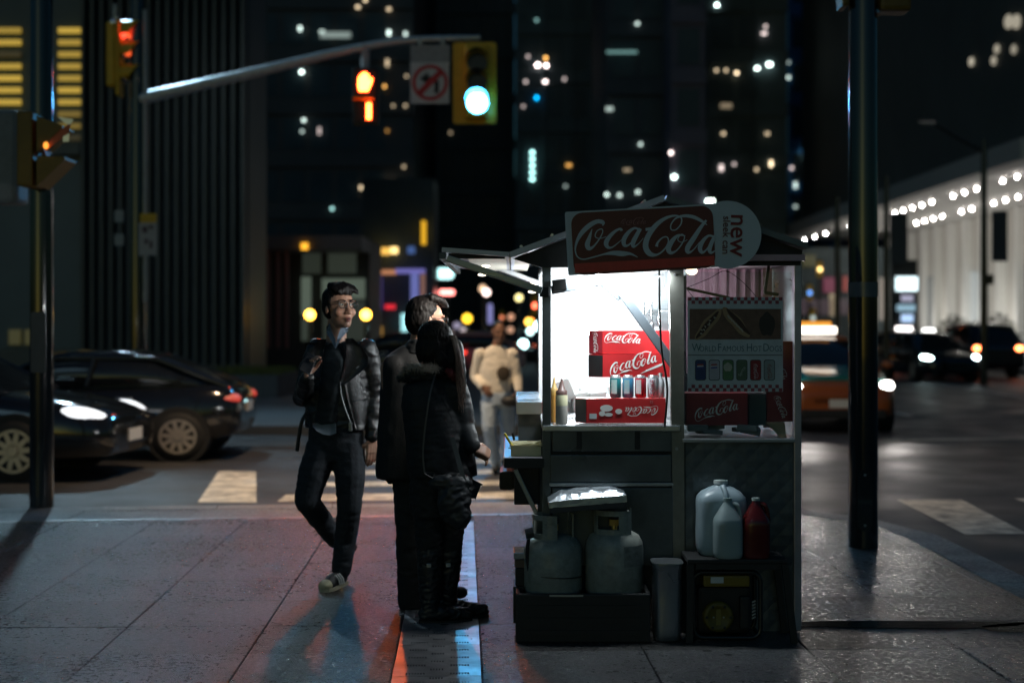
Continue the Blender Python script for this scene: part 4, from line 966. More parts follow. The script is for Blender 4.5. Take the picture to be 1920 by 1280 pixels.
# roof: two slopes, ridge and trim
E0, RD, E1 = c(958, 484), c(1245, 378), c(1508, 468)
def slope(p, q, th, m, name, y0=6.93, y1=9.12):
    d = (q - p); nrm = Vector((-d.z, 0, d.x)).normalized() * th; k = MB()
    P4 = [p, q, q + nrm, p + nrm]
    k.add([(v.x, y0, v.z) for v in P4] + [(v.x, y1, v.z) for v in P4], [(0, 1, 2, 3), (4, 7, 6, 5), (0, 4, 5, 1), (1, 5, 6, 2), (2, 6, 7, 3), (3, 7, 4, 0)]); return cp(name, k, m)
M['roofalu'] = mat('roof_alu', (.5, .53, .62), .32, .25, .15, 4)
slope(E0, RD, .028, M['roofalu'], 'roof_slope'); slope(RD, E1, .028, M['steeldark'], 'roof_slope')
k = MB()
for i in range(5):
    t_ = .08 + i * .2; p = E0.lerp(RD, t_) + Vector((-.01, 0, .032)); k.tube([(p.x, 6.94, p.z), (p.x, 9.1, p.z)], .008, 6)
cp('roof_ribs', k, M['alu'])['kind'] = 'stuff'
k = MB(); pl = [(E0.x + .01, E0.z - .002), (RD.x, RD.z - .004), (E1.x - .01, E1.z - .004), (E1.x - .02, 1.80), (E0.x + .15, 1.79)]
k.add([(x, 6.99, z) for x, z in pl] + [(x, 7.02, z) for x, z in pl], [(0, 4, 3, 2, 1), (5, 6, 7, 8, 9)] + [(i, (i + 1) % 5, 5 + (i + 1) % 5, 5 + i) for i in range(5)]); cp('gable', k, M['blackmatte'])
a, b_ = c(1430, 478), c(1506, 486); k = MB(); k.b2((a.x - .1, 6.95, b_.z - .01), (b_.x, 6.985, a.z)); cp('eave_trim', k, mat('eave', (.35, .25, .33), .3, .6))
# raised awning flap at the serving side
FL = c(829, 473)
slope(FL, E0 + Vector((-.012, 0, .006)), .022, M['roofalu'], 'awning_flap', 6.95, 8.9)
k = MB(); d = E0 - FL; k.b2((FL.x - .012, 6.94, FL.z - .035), (FL.x + .02, 8.92, FL.z - .004)); cp('awning_edge', k, M['steeldark'])
k = MB(); k.b2((FL.x + .03, 7.02, FL.z - .030), (E0.x - .03, 7.05, FL.z - .005)); cp('awning_rail', k, M['blackmatte'])
k = MB(); k.b2((FL.x + .12, 7.1, FL.z - .022), (E0.x + .1, 8.8, FL.z - .012)); cp('awning_lining', k, mat('lining', (.75, .7, .6), .6))
def bar(p, q, w, h, m, name):
    p, q = Vector(p), Vector(q); d = q - p; k = MB()
    T_ = Matrix.Translation((p + q) / 2) @ d.to_track_quat('X', 'Z').to_matrix().to_4x4(); k.box((0, 0, 0), (d.length, w, h), None, .004)
    k.xf(T_); return cp(name, k, m)
bar(c(838, 484, 6.97), c(1016, 545, 6.97), .03, .034, M['steel'], 'awning_strut'); bar(c(905, 492, 8.6), c(1014, 532, 8.6), .03, .03, M['alu'], 'awning_strut')
for px, py in ((911, 499), (904, 515), (1001, 532), (998, 547)): 
    q = MB(); p = c(px, py, 7.08); q.ell((p.x, 7.08, p.z), (.022, .03, .008), 14, 6); cp('awning_lamp', q, em((1, .9, .7), 3))
lamp('SPOT', 'awning_lamp_light', c(904, 518, 7.3), 17, (1, .92, .82), .03, (-.95, 8.0, 1.25), cart, 105, .5)
# folding arm across the serving bay
AR = mat('arm_grey', (.10, .12, .14), .6, .1)
bar(c(1034, 544, 7.03), c(1128, 527, 7.03), .03, .042, AR, 'folding_arm'); bar(c(1120, 521, 7.06), c(1164, 559, 7.06), .03, .036, AR, 'folding_arm'); bar(c(1166, 548, 7.05), c(1266, 688, 7.05), .03, .046, AR, 'folding_arm')
q = MB(); p = c(1124, 524, 7.01); q.cyl((p.x, 7.0, p.z), (p.x, 7.03, p.z), .03, None, 16); cp('arm_joint', q, M['galv'])
bar(c(1036, 536, 7.0), c(1062, 533, 7.0), .04, .056, M['blackmatte'], 'arm_bracket'); bar(c(1012, 547, 6.99), c(1030, 547, 6.99), .05, .05, M['blackmatte'], 'arm_bracket')
# lamp inside
lt = MB(); lt.cyl((.3, 6.985, 1.785), (.76, 6.985, 1.785), .012, None, 12)
lmp = cp('lamp_tube', lt, em((.86, .97, 1), 4))
lamp('AREA', 'cart_lamp_light', (.53, 6.98, 1.76), 15, (.88, .97, 1), .1, (.53, 7.5, 1.15), cart, size=(.46, .05))
q = MB(); p0 = c(1100, 600, 8.4); q.ell(p0, (.07, .07, .09)); cp('work_lamp', q, em((.92, .98, 1), 30)); lamp('POINT', 'work_lamp_light', (p0.x, 8.2, p0.z), 32, (.9, .97, 1), .08, None, cart)
q = MB(); p0 = c(1297, 508, 7.4); q.ell((p0.x, 7.4, p0.z), (.03, .03, .022)); cp('warm_lamp', q, em((1, .75, .5), 3)); lamp('POINT', 'warm_lamp_light', (c(1340,0).x, 7.35, 1.72), 1.7, (1, .66, .76), .05, None, cart)
# thin clear sheet over the right bay
k = MB(); k.b2((XM + .02, ZC + .024, .97), (XR - .03, ZC + .028, 1.77)); cp('glass_pane', k, M['glass'])
# serving shelf on the customer side
sx0 = c(944, 0).x; zs = c(0, 856).z
k = MB(); k.b2((sx0, 6.97, zs - .035), (XL - .012, 8.3, zs), .004); cp('serving_shelf', k, mat('shelf_pinksteel', (.5, .45, .5), .3, .7))
k = MB(); k.b2((sx0 + .004, 6.952, zs - .05), (XL - .004, 6.968, zs - .003)); cp('shelf_lip', k, M['blackmatte'])
bar(c(966, 880, 7.02), c(1012, 975, 7.02), .02, .022, M['steel'], 'shelf_bracket')
k = MB(); a, b_ = c(968, 742, 7.6), c(1016, 766, 7.6); k.b2((a.x, 7.45, b_.z - .02), (b_.x, 8.6, b_.z + .045), .004); cp('upper_tray', k, M['alu'])
k = MB(); a, b_ = c(972, 774, 7.5), c(1014, 812, 7.5); k.b2((a.x, 7.5, b_.z - .05), (b_.x, 8.5, a.z)); cp('side_drawer', k, M['steeldark'])
k = MB(); a, b_ = c(964, 874, 7.1), c(1012, 946, 7.1); k.b2((a.x, 7.1, b_.z), (b_.x, 8.0, a.z), .006); cp('under_box', k, M['blackmatte'])
k = MB(); a, b_ = c(936, 884, 7.6), c(966, 919, 7.6); k.b2((a.x, 7.6, b_.z), (b_.x, 7.9, a.z), .02); cp('drip_tray', k, mat('tray', (.1, .09, .06), .5))
for x in (.3, 1.15):
    q = MB(); q.cyl((x, 8.2, .14), (x + .06, 8.2, .14), .14, None, 20); cp('wheel', q, M['rubber'])
# hanging cord
k = MB(); k.tube(crom([c(1236, 506, 6.97), c(1237, 590, 6.96), c(1241, 660, 6.96), c(1249, 708, 6.96), c(1251, 740, 6.96), c(1247, 790, 6.97), c(1246, 800, 6.98)], 6), .0055, 6); solo('electric_cord', k, M['black'], 'black electric cord hanging down across the lit serving bay', 'cord')
k = MB(); k.tube(crom([c(1286, 540, 6.96), c(1330, 522, 6.95), c(1360, 508, 6.94), c(1392, 528, 6.95), c(1418, 556, 6.96)], 6), .0018, 5); k.tube([c(1287, 541, 6.96), c(1302, 560, 6.96)], .0018, 5); solo('bent_wire', k, M['black'], 'thin bent wire holding up the hot dog poster', 'wire')
bar(c(1288, 541, 7.05), c(1368, 558, 7.05), .01, .014, M['blackmatte'], 'poster_rail')
bar(c(1434, 548, 7.1), c(1444, 480, 7.1), .012, .016, M['blackmatte'], 'hook'); bar(c(1432, 548, 7.1), c(1460, 552, 7.1), .012, .016, M['blackmatte'], 'hook')
# ---- big can sign on the roof
ZS_ = 6.86
def s_(px, py): return at(px, py, ZS_)
sg = thing('can_sign', 'large can shaped roof sign in red and white with a round grey end', 'sign', s_(1205, 450))
ppm = F / ZS_; cc = s_(1203, 449); T_ = front(cc.x, ZS_, cc.z, -3.2)
k = MB(); w, h = 282 / ppm, 119 / ppm; k.prism(rrect(w, h, .01), -.012, T_); b0 = part('board', k, M['offwhite'], sg)
k = MB(); q = s_(1364, 440); k.prism(disc(63.5 / ppm, 44), -.011, front(q.x, ZS_ - .0025, q.z)); part('can_end', k, M['offwhite'], sg)
k = MB(); cr = s_(1206, 451); k.prism(rrect(266 / ppm, 117 / ppm, .055, 7), .0015, front(cr.x, ZS_ - .0045, cr.z, -3.2)); part('can_print', k, mat('sign_red2', (.13, .011, .011), .3, 0, .1, 4), sg)
k = MB(); k.add([(-131 / ppm, -54 / ppm, 0), (131 / ppm, -54 / ppm, 0), (131 / ppm, -36 / ppm, .0), (-131 / ppm, -36 / ppm, 0)], [(0, 1, 2, 3)], front(cr.x, ZS_ - .0068, cr.z, -3.2) ); part('lit_print_band', k, mat('sign_red_lit', (.7, .05, .04), .3), sg)  # brighter red puts the light along the sign's bottom edge into colour
lc = s_(1209, 446); part('lettering', logo_mb(266 / ppm, front(lc.x, ZS_ - .0075, lc.z)), M['offwhite'], sg)
l2 = s_(1187, 416); part('lettering', logo_mb(48 / ppm, front(l2.x, ZS_ - .0075, l2.z, -3)), mat('faint', (.34, .12, .12), .4), sg)
q = s_(1384, 441); part('lettering', text_mb('new', 47 / ppm, front(q.x, ZS_ - .0055, q.z, 91.5), bold=.0012), mat('sign_letter', (.22, .02, .02), .5), sg)
q = s_(1361, 441); part('lettering', text_mb('sleek can', 19.5 / ppm, front(q.x, ZS_ - .0055, q.z, 91.5), bold=.0004), mat('sign_letter2', (.16, .05, .05), .5), sg)
for px in (1110, 1300): q = MB(); p = s_(px, 440); q.b2((p.x - .015, ZS_ + .014, p.z - .1), (p.x + .015, 6.985, p.z - .07)); part('bracket', q, M['galv'], sg)
# ---- poster
ps = thing('poster', 'world famous hot dogs poster with checked edges and a row of cans', 'poster', c(1377, 645, 6.955))
YP = 6.955
def pp(px, py): return at(px, py, YP)
def flat(name, px0, py0, px1, py1, m, lay=1, rad=0):
    a, b_ = pp(px0, py0), pp(px1, py1); w, h = b_.x - a.x, a.z - b_.z; k = MB()
    k.prism(rrect(w, h, rad) if rad else [(-w/2, -h/2), (w/2, -h/2), (w/2, h/2), (-w/2, h/2)], .0006, front((a.x + b_.x) / 2, YP - .0008 * lay, (a.z + b_.z) / 2, -.0)); return part(name, k, m, ps)
flat('sheet', 1289, 557, 1468, 734, mat('poster_paper', (.56, .62, .64), .5), 1)
k = MB(); k2 = MB(); ck = 6.55
for r, (py, par) in enumerate(((557, 0), (563.3, 1), (721, 1), (727.4, 0))):
    for i in range(27):
        if (i + par) % 2: continue
        a, b_ = pp(1290 + i * ck, py), pp(1290 + (i + 1) * ck, py + 6.3); k.add([(a.x, YP - .0022, a.z), (b_.x, YP - .0022, a.z), (b_.x, YP - .0022, b_.z), (a.x, YP - .0022, b_.z)], [(0, 1, 2, 3)])
part('checks', k, mat('check', (.3, .06, .08), .5), ps)['kind'] = 'stuff'
flat('photo', 1293, 579, 1464, 636, mat('photo_brown', (.16, .085, .06), .4, 0, .35, 30), 3)
def blobp(name, cx, cy_, l, w, ang, m, lay):
    p = pp(cx, cy_); q = [(l / 2 * math.cos(t) / 381, w / 2 * math.sin(t) * (1 + .12 * math.sin(5 * t)) / 381) for t in [i * math.pi / 12 for i in range(24)]]
    k = MB(); k.prism(q, .0004, front(p.x, YP - .0008 * lay, p.z, ang)); part(name, k, m, ps)
bun, meat, dk = mat('bun', (.4, .26, .14), .5), mat('sausage', (.06, .025, .018), .5), mat('garnish', (.5, .45, .36), .5)
blobp('print', 1328, 608, 74, 20, -50, bun, 4.2); blobp('print', 1326, 609, 66, 9, -50, meat, 5.4); blobp('print', 1380, 604, 74, 20, 48, bun, 4.2); blobp('print', 1384, 603, 66, 9, 48, meat, 5.4)
blobp('print', 1438, 608, 30, 44, 0, mat('sauce', (.03, .02, .02), .4), 4.2)
for i in range(9): blobp('print', 1314 + i * 3.2 + rnd.uniform(-3, 3), 624 - i * 3.8 + rnd.uniform(-2, 2), 5, 2.5, rnd.uniform(0, 90), dk, 6.6)
for i in range(6): blobp('print', 1366 + i * 5, 594 + i * 5, 9, 3, 60, dk, 6.6)
q = pp(1377, 652); 
x0 = 1297
for word, px, sz in (('W', 1297, 21), ('ORLD', 1311, 15), ('F', 1345, 21), ('AMOUS', 1354, 15), ('H', 1399, 21), ('OT', 1411, 15), ('D', 1430, 21), ('OGS', 1442, 15)):
    p = pp(px, 659.5 - sz * .36); part('lettering', text_mb(word, sz / 383, front(p.x, YP - .0022, p.z), .0006, 'LEFT', xs=.8), mat('ink_teal', (.07, .17, .2), .5) if 'ink' not in M else M['ink'], ps)
flat('rule', 1290, 665, 1467, 666.2, M['blackmatte'], 2.6)
cans = [((.02, .05, .16), (.6, .6, .62)), ((.45, .45, .5), (.2, .2, .3)), ((.1, .22, .1), (.5, .5, .4)), ((.1, .16, .1), (.4, .45, .4)), ((.3, .02, .03), (.6, .5, .5)), ((.3, .36, .36), (.25, .05, .05))]
for i, (ca, cb2) in enumerate(cans):
    x = 1303 + i * 25.8
    flat('printed_can', x, 674, x + 21, 713, mat('can_edge', (.05, .07, .08), .4), 2.6, .012); flat('printed_can', x + 1.2, 675.3, x + 19.8, 711.7, mat('can_print', ca, .4), 3.8, .011)
    if i < 2:
        p = pp(x + 10, 686)
        for col, yy in (((.35, .03, .03), .006), ((.6, .6, .6), -.001), ((.03, .06, .3), -.008)):
            k = MB(); k.prism([(u * .017, v * .007 + yy) for u, v in ((-.8, -.5), (.8, -.3), (1, .1), (.7, .7), (-.7, .5), (-1, .0))], .0004, front(p.x, YP - .0042, p.z)); part('print', k, mat('roundel', col, .4), ps)
    elif i == 2: blobp('print', x + 10, 688, 16, 16, 0, mat('can_w', cb2, .4), 5)
    else:
        p = pp(x + 10.5, 696)
        if i == 3: part('lettering', text_mb('Sprite', .022, front(p.x, YP - .0042, p.z, -58), .0004), mat('can_w', cb2, .4), ps)
        else: part('lettering', logo_mb(.075, front(p.x, YP - .0042, p.z, 90), thick=.0004), mat('can_w', cb2, .4), ps)
# ---- drink cartons and cans on the counter
def carton(name, label, px0, py0, px1, py1, Z, depth, end_px, logo, roll, flip=False, end_logo=False, endm=None, red=None):
    a, b_ = at(px0, py0, Z), at(px1, py1, Z); t = thing(name, label, 'drinks carton', ((a.x + b_.x) / 2, Z + depth / 2, b_.z), 'red drink cartons stacked on the cart')
    red = red or M['boxred']
    e = at(end_px, py0, Z)
    k = MB(); vs = [(e.x, Z + .06, 0), (a.x, Z, 0), (b_.x, Z, 0), (b_.x + .01, Z + depth, 0), (e.x + .03, Z + depth, 0)]
    k.prism([(v[0], v[1]) for v in vs], a.z - b_.z, Matrix.Translation((0, 0, b_.z))); part('carton', k, red, t)
    d = Vector((a.x - e.x, -.06, 0)); n_ = Vector((d.y, -d.x, 0)).normalized()
    q0, q1 = Vector((e.x, Z + .06, 0)), Vector((a.x, Z, 0)); k = MB(); o_ = Vector((-.06, -abs(a.x - e.x), 0)).normalized() * .0015
    k.add([q0 + o_ + Vector((0, 0, b_.z + .004)), q1 + o_ + Vector((-.002, 0, b_.z + .004)), q1 + o_ + Vector((-.002, 0, a.z - .004)), q0 + o_ + Vector((0, 0, a.z - .004))], [(0, 1, 2, 3)]); part('carton_end', k, endm or M['blackmatte'], t)
    if end_logo:
        mid = (q0 + q1) / 2 + o_ * 1.6; ang = math.atan2(q1.y - q0.y, q1.x - q0.x)
        part('lettering', logo_mb((a.z - b_.z) * .9, Matrix.Translation((mid.x, mid.y, (a.z + b_.z) / 2)) @ Matrix.Rotation(ang, 4, 'Z') @ Matrix.Rotation(R(90), 4, 'Y') @ FRONT, thick=.0006), M['white'], t)
    for cx, cy_, w, rl in logo:
        p = at(cx, cy_, Z); part('lettering', logo_mb(w * Z / F, front(p.x, Z - .001, p.z, rl), thick=.0008), M['white'], t)
    return t, Z
cA, ZA = carton('drink_carton', 'topmost red carton of the stack in the lit bay', 1130, 620, 1262, 663.5, 7.16, .24, 1106, [(1167, 634, 68, 4)], 4, end_logo=True, endm=mat('end_red', (.28, .02, .03), .4))
cB, ZB_ = carton('drink_carton', 'red carton with large slanted script under the topmost one', 1131, 664.5, 1265, 707, 7.14, .24, 1105, [(1186, 681, 92, -17)], -20)
q = at(1240, 703, 7.14); part('lettering', text_mb('12', .02, front(q.x - .012, 7.139, q.z)), M['white'], cB)
k = MB(); T_ = front(at(1225, 690, 7.14).x, 7.139, at(1225, 690, 7.14).z); k.prism([(-.07, -.03), (-.02, -.012), (.04, .012), (.055, .028), (.03, .02), (-.03, -.006)], .0005, T_); part('swash', k, M['white'], cB)
cC, ZC_ = carton('drink_carton', 'red carton lying upside down at the front of the lit counter', 1100, 747, 1248, 793, 7.04, .14, 1080, [(1203, 770, 62, 180)], 180)
q = at(1222, 753, 7.04); part('lettering', text_mb('12', .017, front(q.x, 7.039, q.z, 180)), mat('fade_w', (.5, .3, .3), .5), cC)
for dx, dy, w, h in ((1137, 765, 24, 13), (1129, 775, 12, 10), (1160, 771, 13, 10), (1141, 777, 16, 7)):
    p = at(dx, dy, 7.04); q = MB(); q.prism([(w / 760 * math.cos(t_) , h / 760 * math.sin(t_)) for t_ in [i * math.pi / 8 for i in range(16)]], .0006, front(p.x, 7.0395 - .0002 * (w % 7), p.z)); part('print', q, M['white'], cC)
p = at(1112, 780, 7.04); q = MB(); q.box((p.x, 7.0393, p.z), (.036, .001, .026)); part('print', q, M['offwhite'], cC)
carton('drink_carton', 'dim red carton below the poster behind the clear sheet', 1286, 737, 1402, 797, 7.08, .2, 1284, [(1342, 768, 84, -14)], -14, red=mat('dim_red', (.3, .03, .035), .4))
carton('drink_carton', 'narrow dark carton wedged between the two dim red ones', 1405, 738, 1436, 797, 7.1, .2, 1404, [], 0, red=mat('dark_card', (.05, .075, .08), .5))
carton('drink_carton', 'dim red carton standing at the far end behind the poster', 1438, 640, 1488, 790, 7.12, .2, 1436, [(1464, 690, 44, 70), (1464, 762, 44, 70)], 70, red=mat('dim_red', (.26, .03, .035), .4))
cm = [((.02, .2, .22), (.5, .7, .68)), ((.05, .24, .42), (.35, .55, .6)), ((.42, .02, .04), (.62, .6, .6)), ((.6, .62, .66), (.5, .5, .55))]
lb = ['teal can, leftmost in the row under the cartons', 'blue can, second in the row under the cartons', 'red and white can, third in the row under the cartons', 'silver can with dark red lettering, last in the row']
for i, (ca, cb2) in enumerate(cm):
    YC = 7.10; p = at(1154 + i * 23.6, 747, 7.04); p.x *= YC / 7.04; p.z += .002; t = thing('drink_can', lb[i], 'drink can', (p.x, YC, p.z), 'cans in a row under the cartons')
    r = .0285; hh = .11; k = MB(); k.lathe([(r * .8, 0), (r, .008), (r, hh - .014), (r * .82, hh - .002), (r * .8, hh)], 22, Matrix.Translation((p.x, YC, p.z))); part('can', k, mat('can_paint', ca, .3, .05), t)
    k = MB(); k.lathe([(r * 1.0, hh - .013), (r * .84, hh - .001), (r * .78, hh + .001)], 22, Matrix.Translation((p.x, YC, p.z + .0005))); part('lid', k, M['alu'], t)
    k = MB(); a0 = -140 if i != 2 else -150; pts = [(r * 1.012 * math.cos(R(a)), r * 1.012 * math.sin(R(a))) for a in range(a0, a0 + 61, 10)]
    k.add([(p.x + x, YC + y, p.z + z) for z in (.02, hh - .02) for x, y in pts], [(j, j + 1, j + 8, j + 7) for j in range(6)], None, True); part('label_print', k, mat('can_label', cb2, .3, .05), t)
    if i == 3: part('lettering', text_mb('COKE', .03, front(p.x - .006, YC - r - .002, p.z + .05, -90)), mat('can_redink', (.35, .02, .05), .4), t)
p = at(1241, 747, 7.04); p.z += .002; t = thing('water_bottle', 'small clear plastic bottle at the end of the can row', 'bottle', (p.x, 7.1, p.z))
k = MB(); k.lathe([(.016, 0), (.02, .01), (.019, .04), (.021, .06), (.017, .085), (.008, .1), (.008, .112)], 16, Matrix.Translation((p.x, 7.1, p.z))); part('bottle', k, mat('pet', (.75, .8, .85), .1, 0, .05), t)
k = MB(); k.cyl((p.x, 7.1, p.z + .112), (p.x, 7.1, p.z + .124), .009, None, 10); part('cap', k, M['white'], t)
def squeeze(px, Z, r, h, body, sauce, capm, label, fill):
    p = at(px, 0, Z); z = ZT + .001; t = thing('squeeze_bottle', label, 'sauce bottle', (p.x, Z, z)); T_ = Matrix.Translation((p.x, Z, z))
    k = MB(); k.lathe([(r * .95, 0), (r, .008), (r, h * fill)], 22, T_); part('sauce', k, sauce, t)
    k = MB(); k.lathe([(r, h * fill + .0005), (r, h * .85), (r * .93, h * .88)], 22, T_); part('bottle', k, body, t)
    k = MB(); k.lathe([(r * .96, h * .881), (r * .96, h), (r * .6, h + .006), (r * .2, h + .05), (r * .1, h + .06)], 22, T_); part('cap', k, capm, t)
squeeze(1053, 7.08, .03, .165, mat('plastic_cream', (.7, .68, .45), .4), mat('sauce_grey', (.5, .48, .44), .4), mat('cap_brown', (.16, .09, .08), .4), 'cream squeeze bottle with a brown cap beside the lit bay post', .55)
squeeze(1039, 7.2, .02, .17, mat('plastic_orange', (.7, .4, .1), .4), mat('sauce_orange', (.65, .33, .08), .4), mat('cap_y', (.7, .45, .15), .4), 'thin orange squeeze bottle behind the cream one', .8)
k = MB(); a, b_ = c(1196, 612, 7.5), c(1262, 540, 7.5); k.prism([(a.x, a.z), (b_.x, a.z), (b_.x, b_.z), (b_.x - .05, b_.z)], .02, Matrix.Translation((0, 7.52, 0)) @ FRONT); cp('heat_hood', k, M['steel'])
for px, pb in ((1208, 610), (1222, 618), (1236, 606)):
    q = MB(); q.tube([c(px, 566, 7.42), c(px, pb - 14, 7.42)], .004, 6); q.ell(c(px, pb - 6, 7.42), (.014, .006, .026)); tag(part('ladle', q, M['steel']), {1208: 'steel ladle hanging leftmost under the hood in the lit bay', 1222: 'steel ladle with the longest handle hanging mid row under the hood', 1236: 'steel ladle hanging nearest the cord under the hood'}[px], 'ladle', 'ladles hanging in the bay')
# bright clutter in the bay
k = MB()
for i in range(10):
    x, z = rnd.uniform(.26, .62), ZT + .03 + rnd.random() * .16; k.box((x, 8.2 + rnd.uniform(-.2, .2), z - .02), (.1, .1, .09 + rnd.random() * .06), Matrix.Rotation(rnd.uniform(-.5, .5), 4, 'Y'), .01)
solo('bun_bags', k, M['white'], 'heap of white wrapped bun bags at the back of the lit bay', 'bags')
k = MB(); p = c(1255, 640, 7.3); k.b2((p.x - .05, 7.3, p.z), (p.x + .03, 7.34, p.z + .16), .006); solo('napkin_holder', k, M['steel'], 'grey steel dispenser behind the folding arm in the lit bay', 'dispenser')
# paper on the right shelf
k = MB(); p = c(1350, 812, 7.05)
for i in range(8): k.box((p.x + rnd.uniform(-.16, .2), 7.1 + rnd.uniform(-.03, .05), .97 + rnd.uniform(0, .03)), (.1, .06, .02 + rnd.random() * .02), Matrix.Rotation(rnd.uniform(-.3, .3), 4, 'Z') @ Matrix.Rotation(rnd.uniform(-.2, .2), 4, 'Y'), .004)
solo('paper_wraps', k, mat('wraps', (.16, .17, .18), .5), 'crumpled paper wraps under the dim carton', 'wraps')
p = c(1462, 808, 7.0); k = MB(); k.add([(p.x - .05, 7.03, p.z + .035), (p.x + .03, 7.03, p.z + .04), (p.x + .045, 7.05, p.z - .045), (p.x + .0, 7.02, p.z - .03), (p.x - .05, 7.2, p.z + .04), (p.x + .04, 7.2, p.z + .04), (p.x + .045, 7.2, p.z - .045)], [(0, 3, 2, 1), (0, 1, 5, 4), (1, 2, 6, 5), (4, 5, 6)]); solo('foil_sheet', k, mat('foil_gold', (.7, .55, .35), .3, .6), 'bent golden foil sheet at the corner of the right shelf', 'foil')
# cutlery tub
p0, p1 = at(958, 853, 7.08), at(1014, 836, 7.08); zb = zs + .001
t = thing('cutlery_tub', 'clear pale tub of plastic forks on the serving shelf', 'tub', ((p0.x + p1.x) / 2, 7.15, zb))
tub = mat('tub_plastic', (.8, .72, .45), .2, 0, .05)
k = MB(); x0, x1, y0, y1, hh = p0.x, p1.x, 7.03, 7.30, .05
for lo, hi in (((x0, y0, zb), (x1, y0 + .004, zb + hh)), ((x0, y1 - .004, zb), (x1, y1, zb + hh)), ((x0, y0 + .0045, zb), (x0 + .004, y1 - .0045, zb + hh)), ((x1 - .004, y0 + .0045, zb), (x1, y1 - .0045, zb + hh))): k.b2(lo, hi)
k.b2((x0 + .0045, y0 + .0045, zb), (x1 - .0045, y1 - .0045, zb + .003)); part('tub', k, tub, t)
k = MB(); k.tube([(x0 - .003, y0 - .003, zb + hh), (x1 + .003, y0 - .003, zb + hh), (x1 + .003, y1, zb + hh), (x0 - .003, y1, zb + hh), (x0 - .003, y0 - .003, zb + hh)], .0035, 6); part('rim', k, tub, t)
fk = mat('fork_plastic', (.82, .78, .55), .3)
for i in range(16):
    x, y = rnd.uniform(x0 + .03, x1 - .03), rnd.uniform(y0 + .04, y1 - .03); a = rnd.uniform(-.5, .5)
    q = MB(); l = .075; d = Vector((math.cos(a), math.sin(a) * .5, rnd.uniform(-.15, .2))); o_ = Vector((x, y, zb + .03 + .035 * rnd.random())); q.tube([o_ - d * l * .6, o_, o_ + d * l * .6], [.003, .004, .006], 5)
    tag(part('fork', q, fk), 'pale plastic fork lying among others in the tub', 'fork', 'plastic forks in the tub')
for (xa, ya, xb, yb, m, lab, nm) in [(946, 812, 962, 838, mat('brush_yellow', (.75, .6, .05), .4), 'yellow handled brush leaning out of the fork tub', 'brush'), (961, 812, 964, 824, M['black'], 'short black handle standing in the fork tub', 'utensil')]:
    a_, b2_ = at(xa, ya, 7.1), at(xb, yb, 7.12); q = MB(); q.tube([a_, b2_], .006, 8); t = part(nm, q, m); tag(t, lab, nm)
    if nm == 'brush': q = MB(); q.tube([at(960, 836, 7.12), at(966, 846, 7.12)], [.008, .012], 6); part('bristles', q, M['blackmatte'], t)
# ================================================================== things in front of the cart
# black crate with gas cylinders
ZF = 6.78
a, b_ = at(967, 1104, ZF), at(1219, 1206, ZF)
cr = thing('crate', 'black plastic crate under the two gas cylinders', 'crate', ((a.x + b_.x) / 2, ZF + .12, 0))
zt = .232
k = MB(); k.b2((a.x, ZF - .03, .0), (b_.x, ZF - .005, zt), .008); part('front_panel', k, M['blackmatte'], cr)
for x in (a.x, b_.x - .02): k = MB(); k.b2((x, ZF - .004, 0), (x + .02, ZF + .31, zt), .004); part('side_panel', k, M['blackmatte'], cr)
k = MB(); k.b2((a.x + .021, ZF - .004, zt - .06), (b_.x - .021, ZF + .31, zt - .045)); part('deck', k, M['blackmatte'], cr)
for i in range(3): k = MB(); k.b2((a.x + .05, ZF - .036, .04 + i * .06), (b_.x - .05, ZF - .031, .06 + i * .06)); part('rib', k, M['blackmatte'], cr)
k = MB(); k.b2((a.x + .16, ZF - .037, zt - .012), (a.x + .32, ZF - .031, zt - .003)); part('edge_trim', k, M['steel'], cr)
tank_m = mat('tank_paint', (.27, .29, .26), .34, 0, .35, 16, .0008, 40, rvar=.14)
def tank(px, ptop, label, yaw):
    x = at(px, 0, ZF + .15).x; y = ZF + .155; z0 = zt - .044
    t = thing('gas_cylinder', label, 'gas cylinder', (x, y, z0), 'propane cylinders before the cart'); T_ = Matrix.Translation((x, y, z0)); r = .142
    hh = at(0, ptop, y).z - z0
    k = MB(); k.lathe([(r * .75, 0), (r * .93, .012), (r, .04), (r, hh * .5), (r * 1.004, hh * .5 + .004), (r * 1.004, hh * .5 + .01), (r, hh * .5 + .014), (r, hh * .72), (r * .96, hh * .82), (r * .84, hh * .92), (r * .6, hh * .98), (r * .3, hh), (.01, hh)], 40, T_); part('tank', k, tank_m, t)
    k = MB(); rr = .095; n = 26
    for i in range(n):                                               # collar ring with hand openings
        a0, a1 = yaw + 2 * math.pi * i / n, yaw + 2 * math.pi * (i + 1) / n; ph = (i / n) % 1
        gap = (.08 < ph < .24) or (.42 < ph < .58); 
        if .72 < ph < .9: continue
        for z_, h_ in ((hh - .025, .035 if gap else .125), (hh + .075, .025)):
            if not gap and z_ > hh: continue
            v = []
            for zz in (z_, z_ + h_):
                for r_ in (rr, rr + .006):
                    for a_ in (a0, a1): v.append((x + r_ * math.cos(a_), y + r_ * math.sin(a_), z0 + zz))
            k.add(v, [(0, 1, 5, 4), (2, 6, 7, 3), (0, 4, 6, 2), (1, 3, 7, 5), (4, 5, 7, 6), (0, 2, 3, 1)])
    part('collar', k, tank_m, t)
    k = MB(); k.cyl((x, y, z0 + hh - .005), (x, y, z0 + hh + .05), .018, .014, 12); k.box((x, y, z0 + hh + .035), (.05, .03, .03)); part('valve', k, mat('brass', (.5, .35, .12), .35, .8), t)
    k = MB(); k.cyl((x, y, z0 + hh + .05), (x, y, z0 + hh + .075), .024, .028, 12); part('hand_wheel', k, M['blackmatte'], t)
    return t, x, y, z0, hh, r
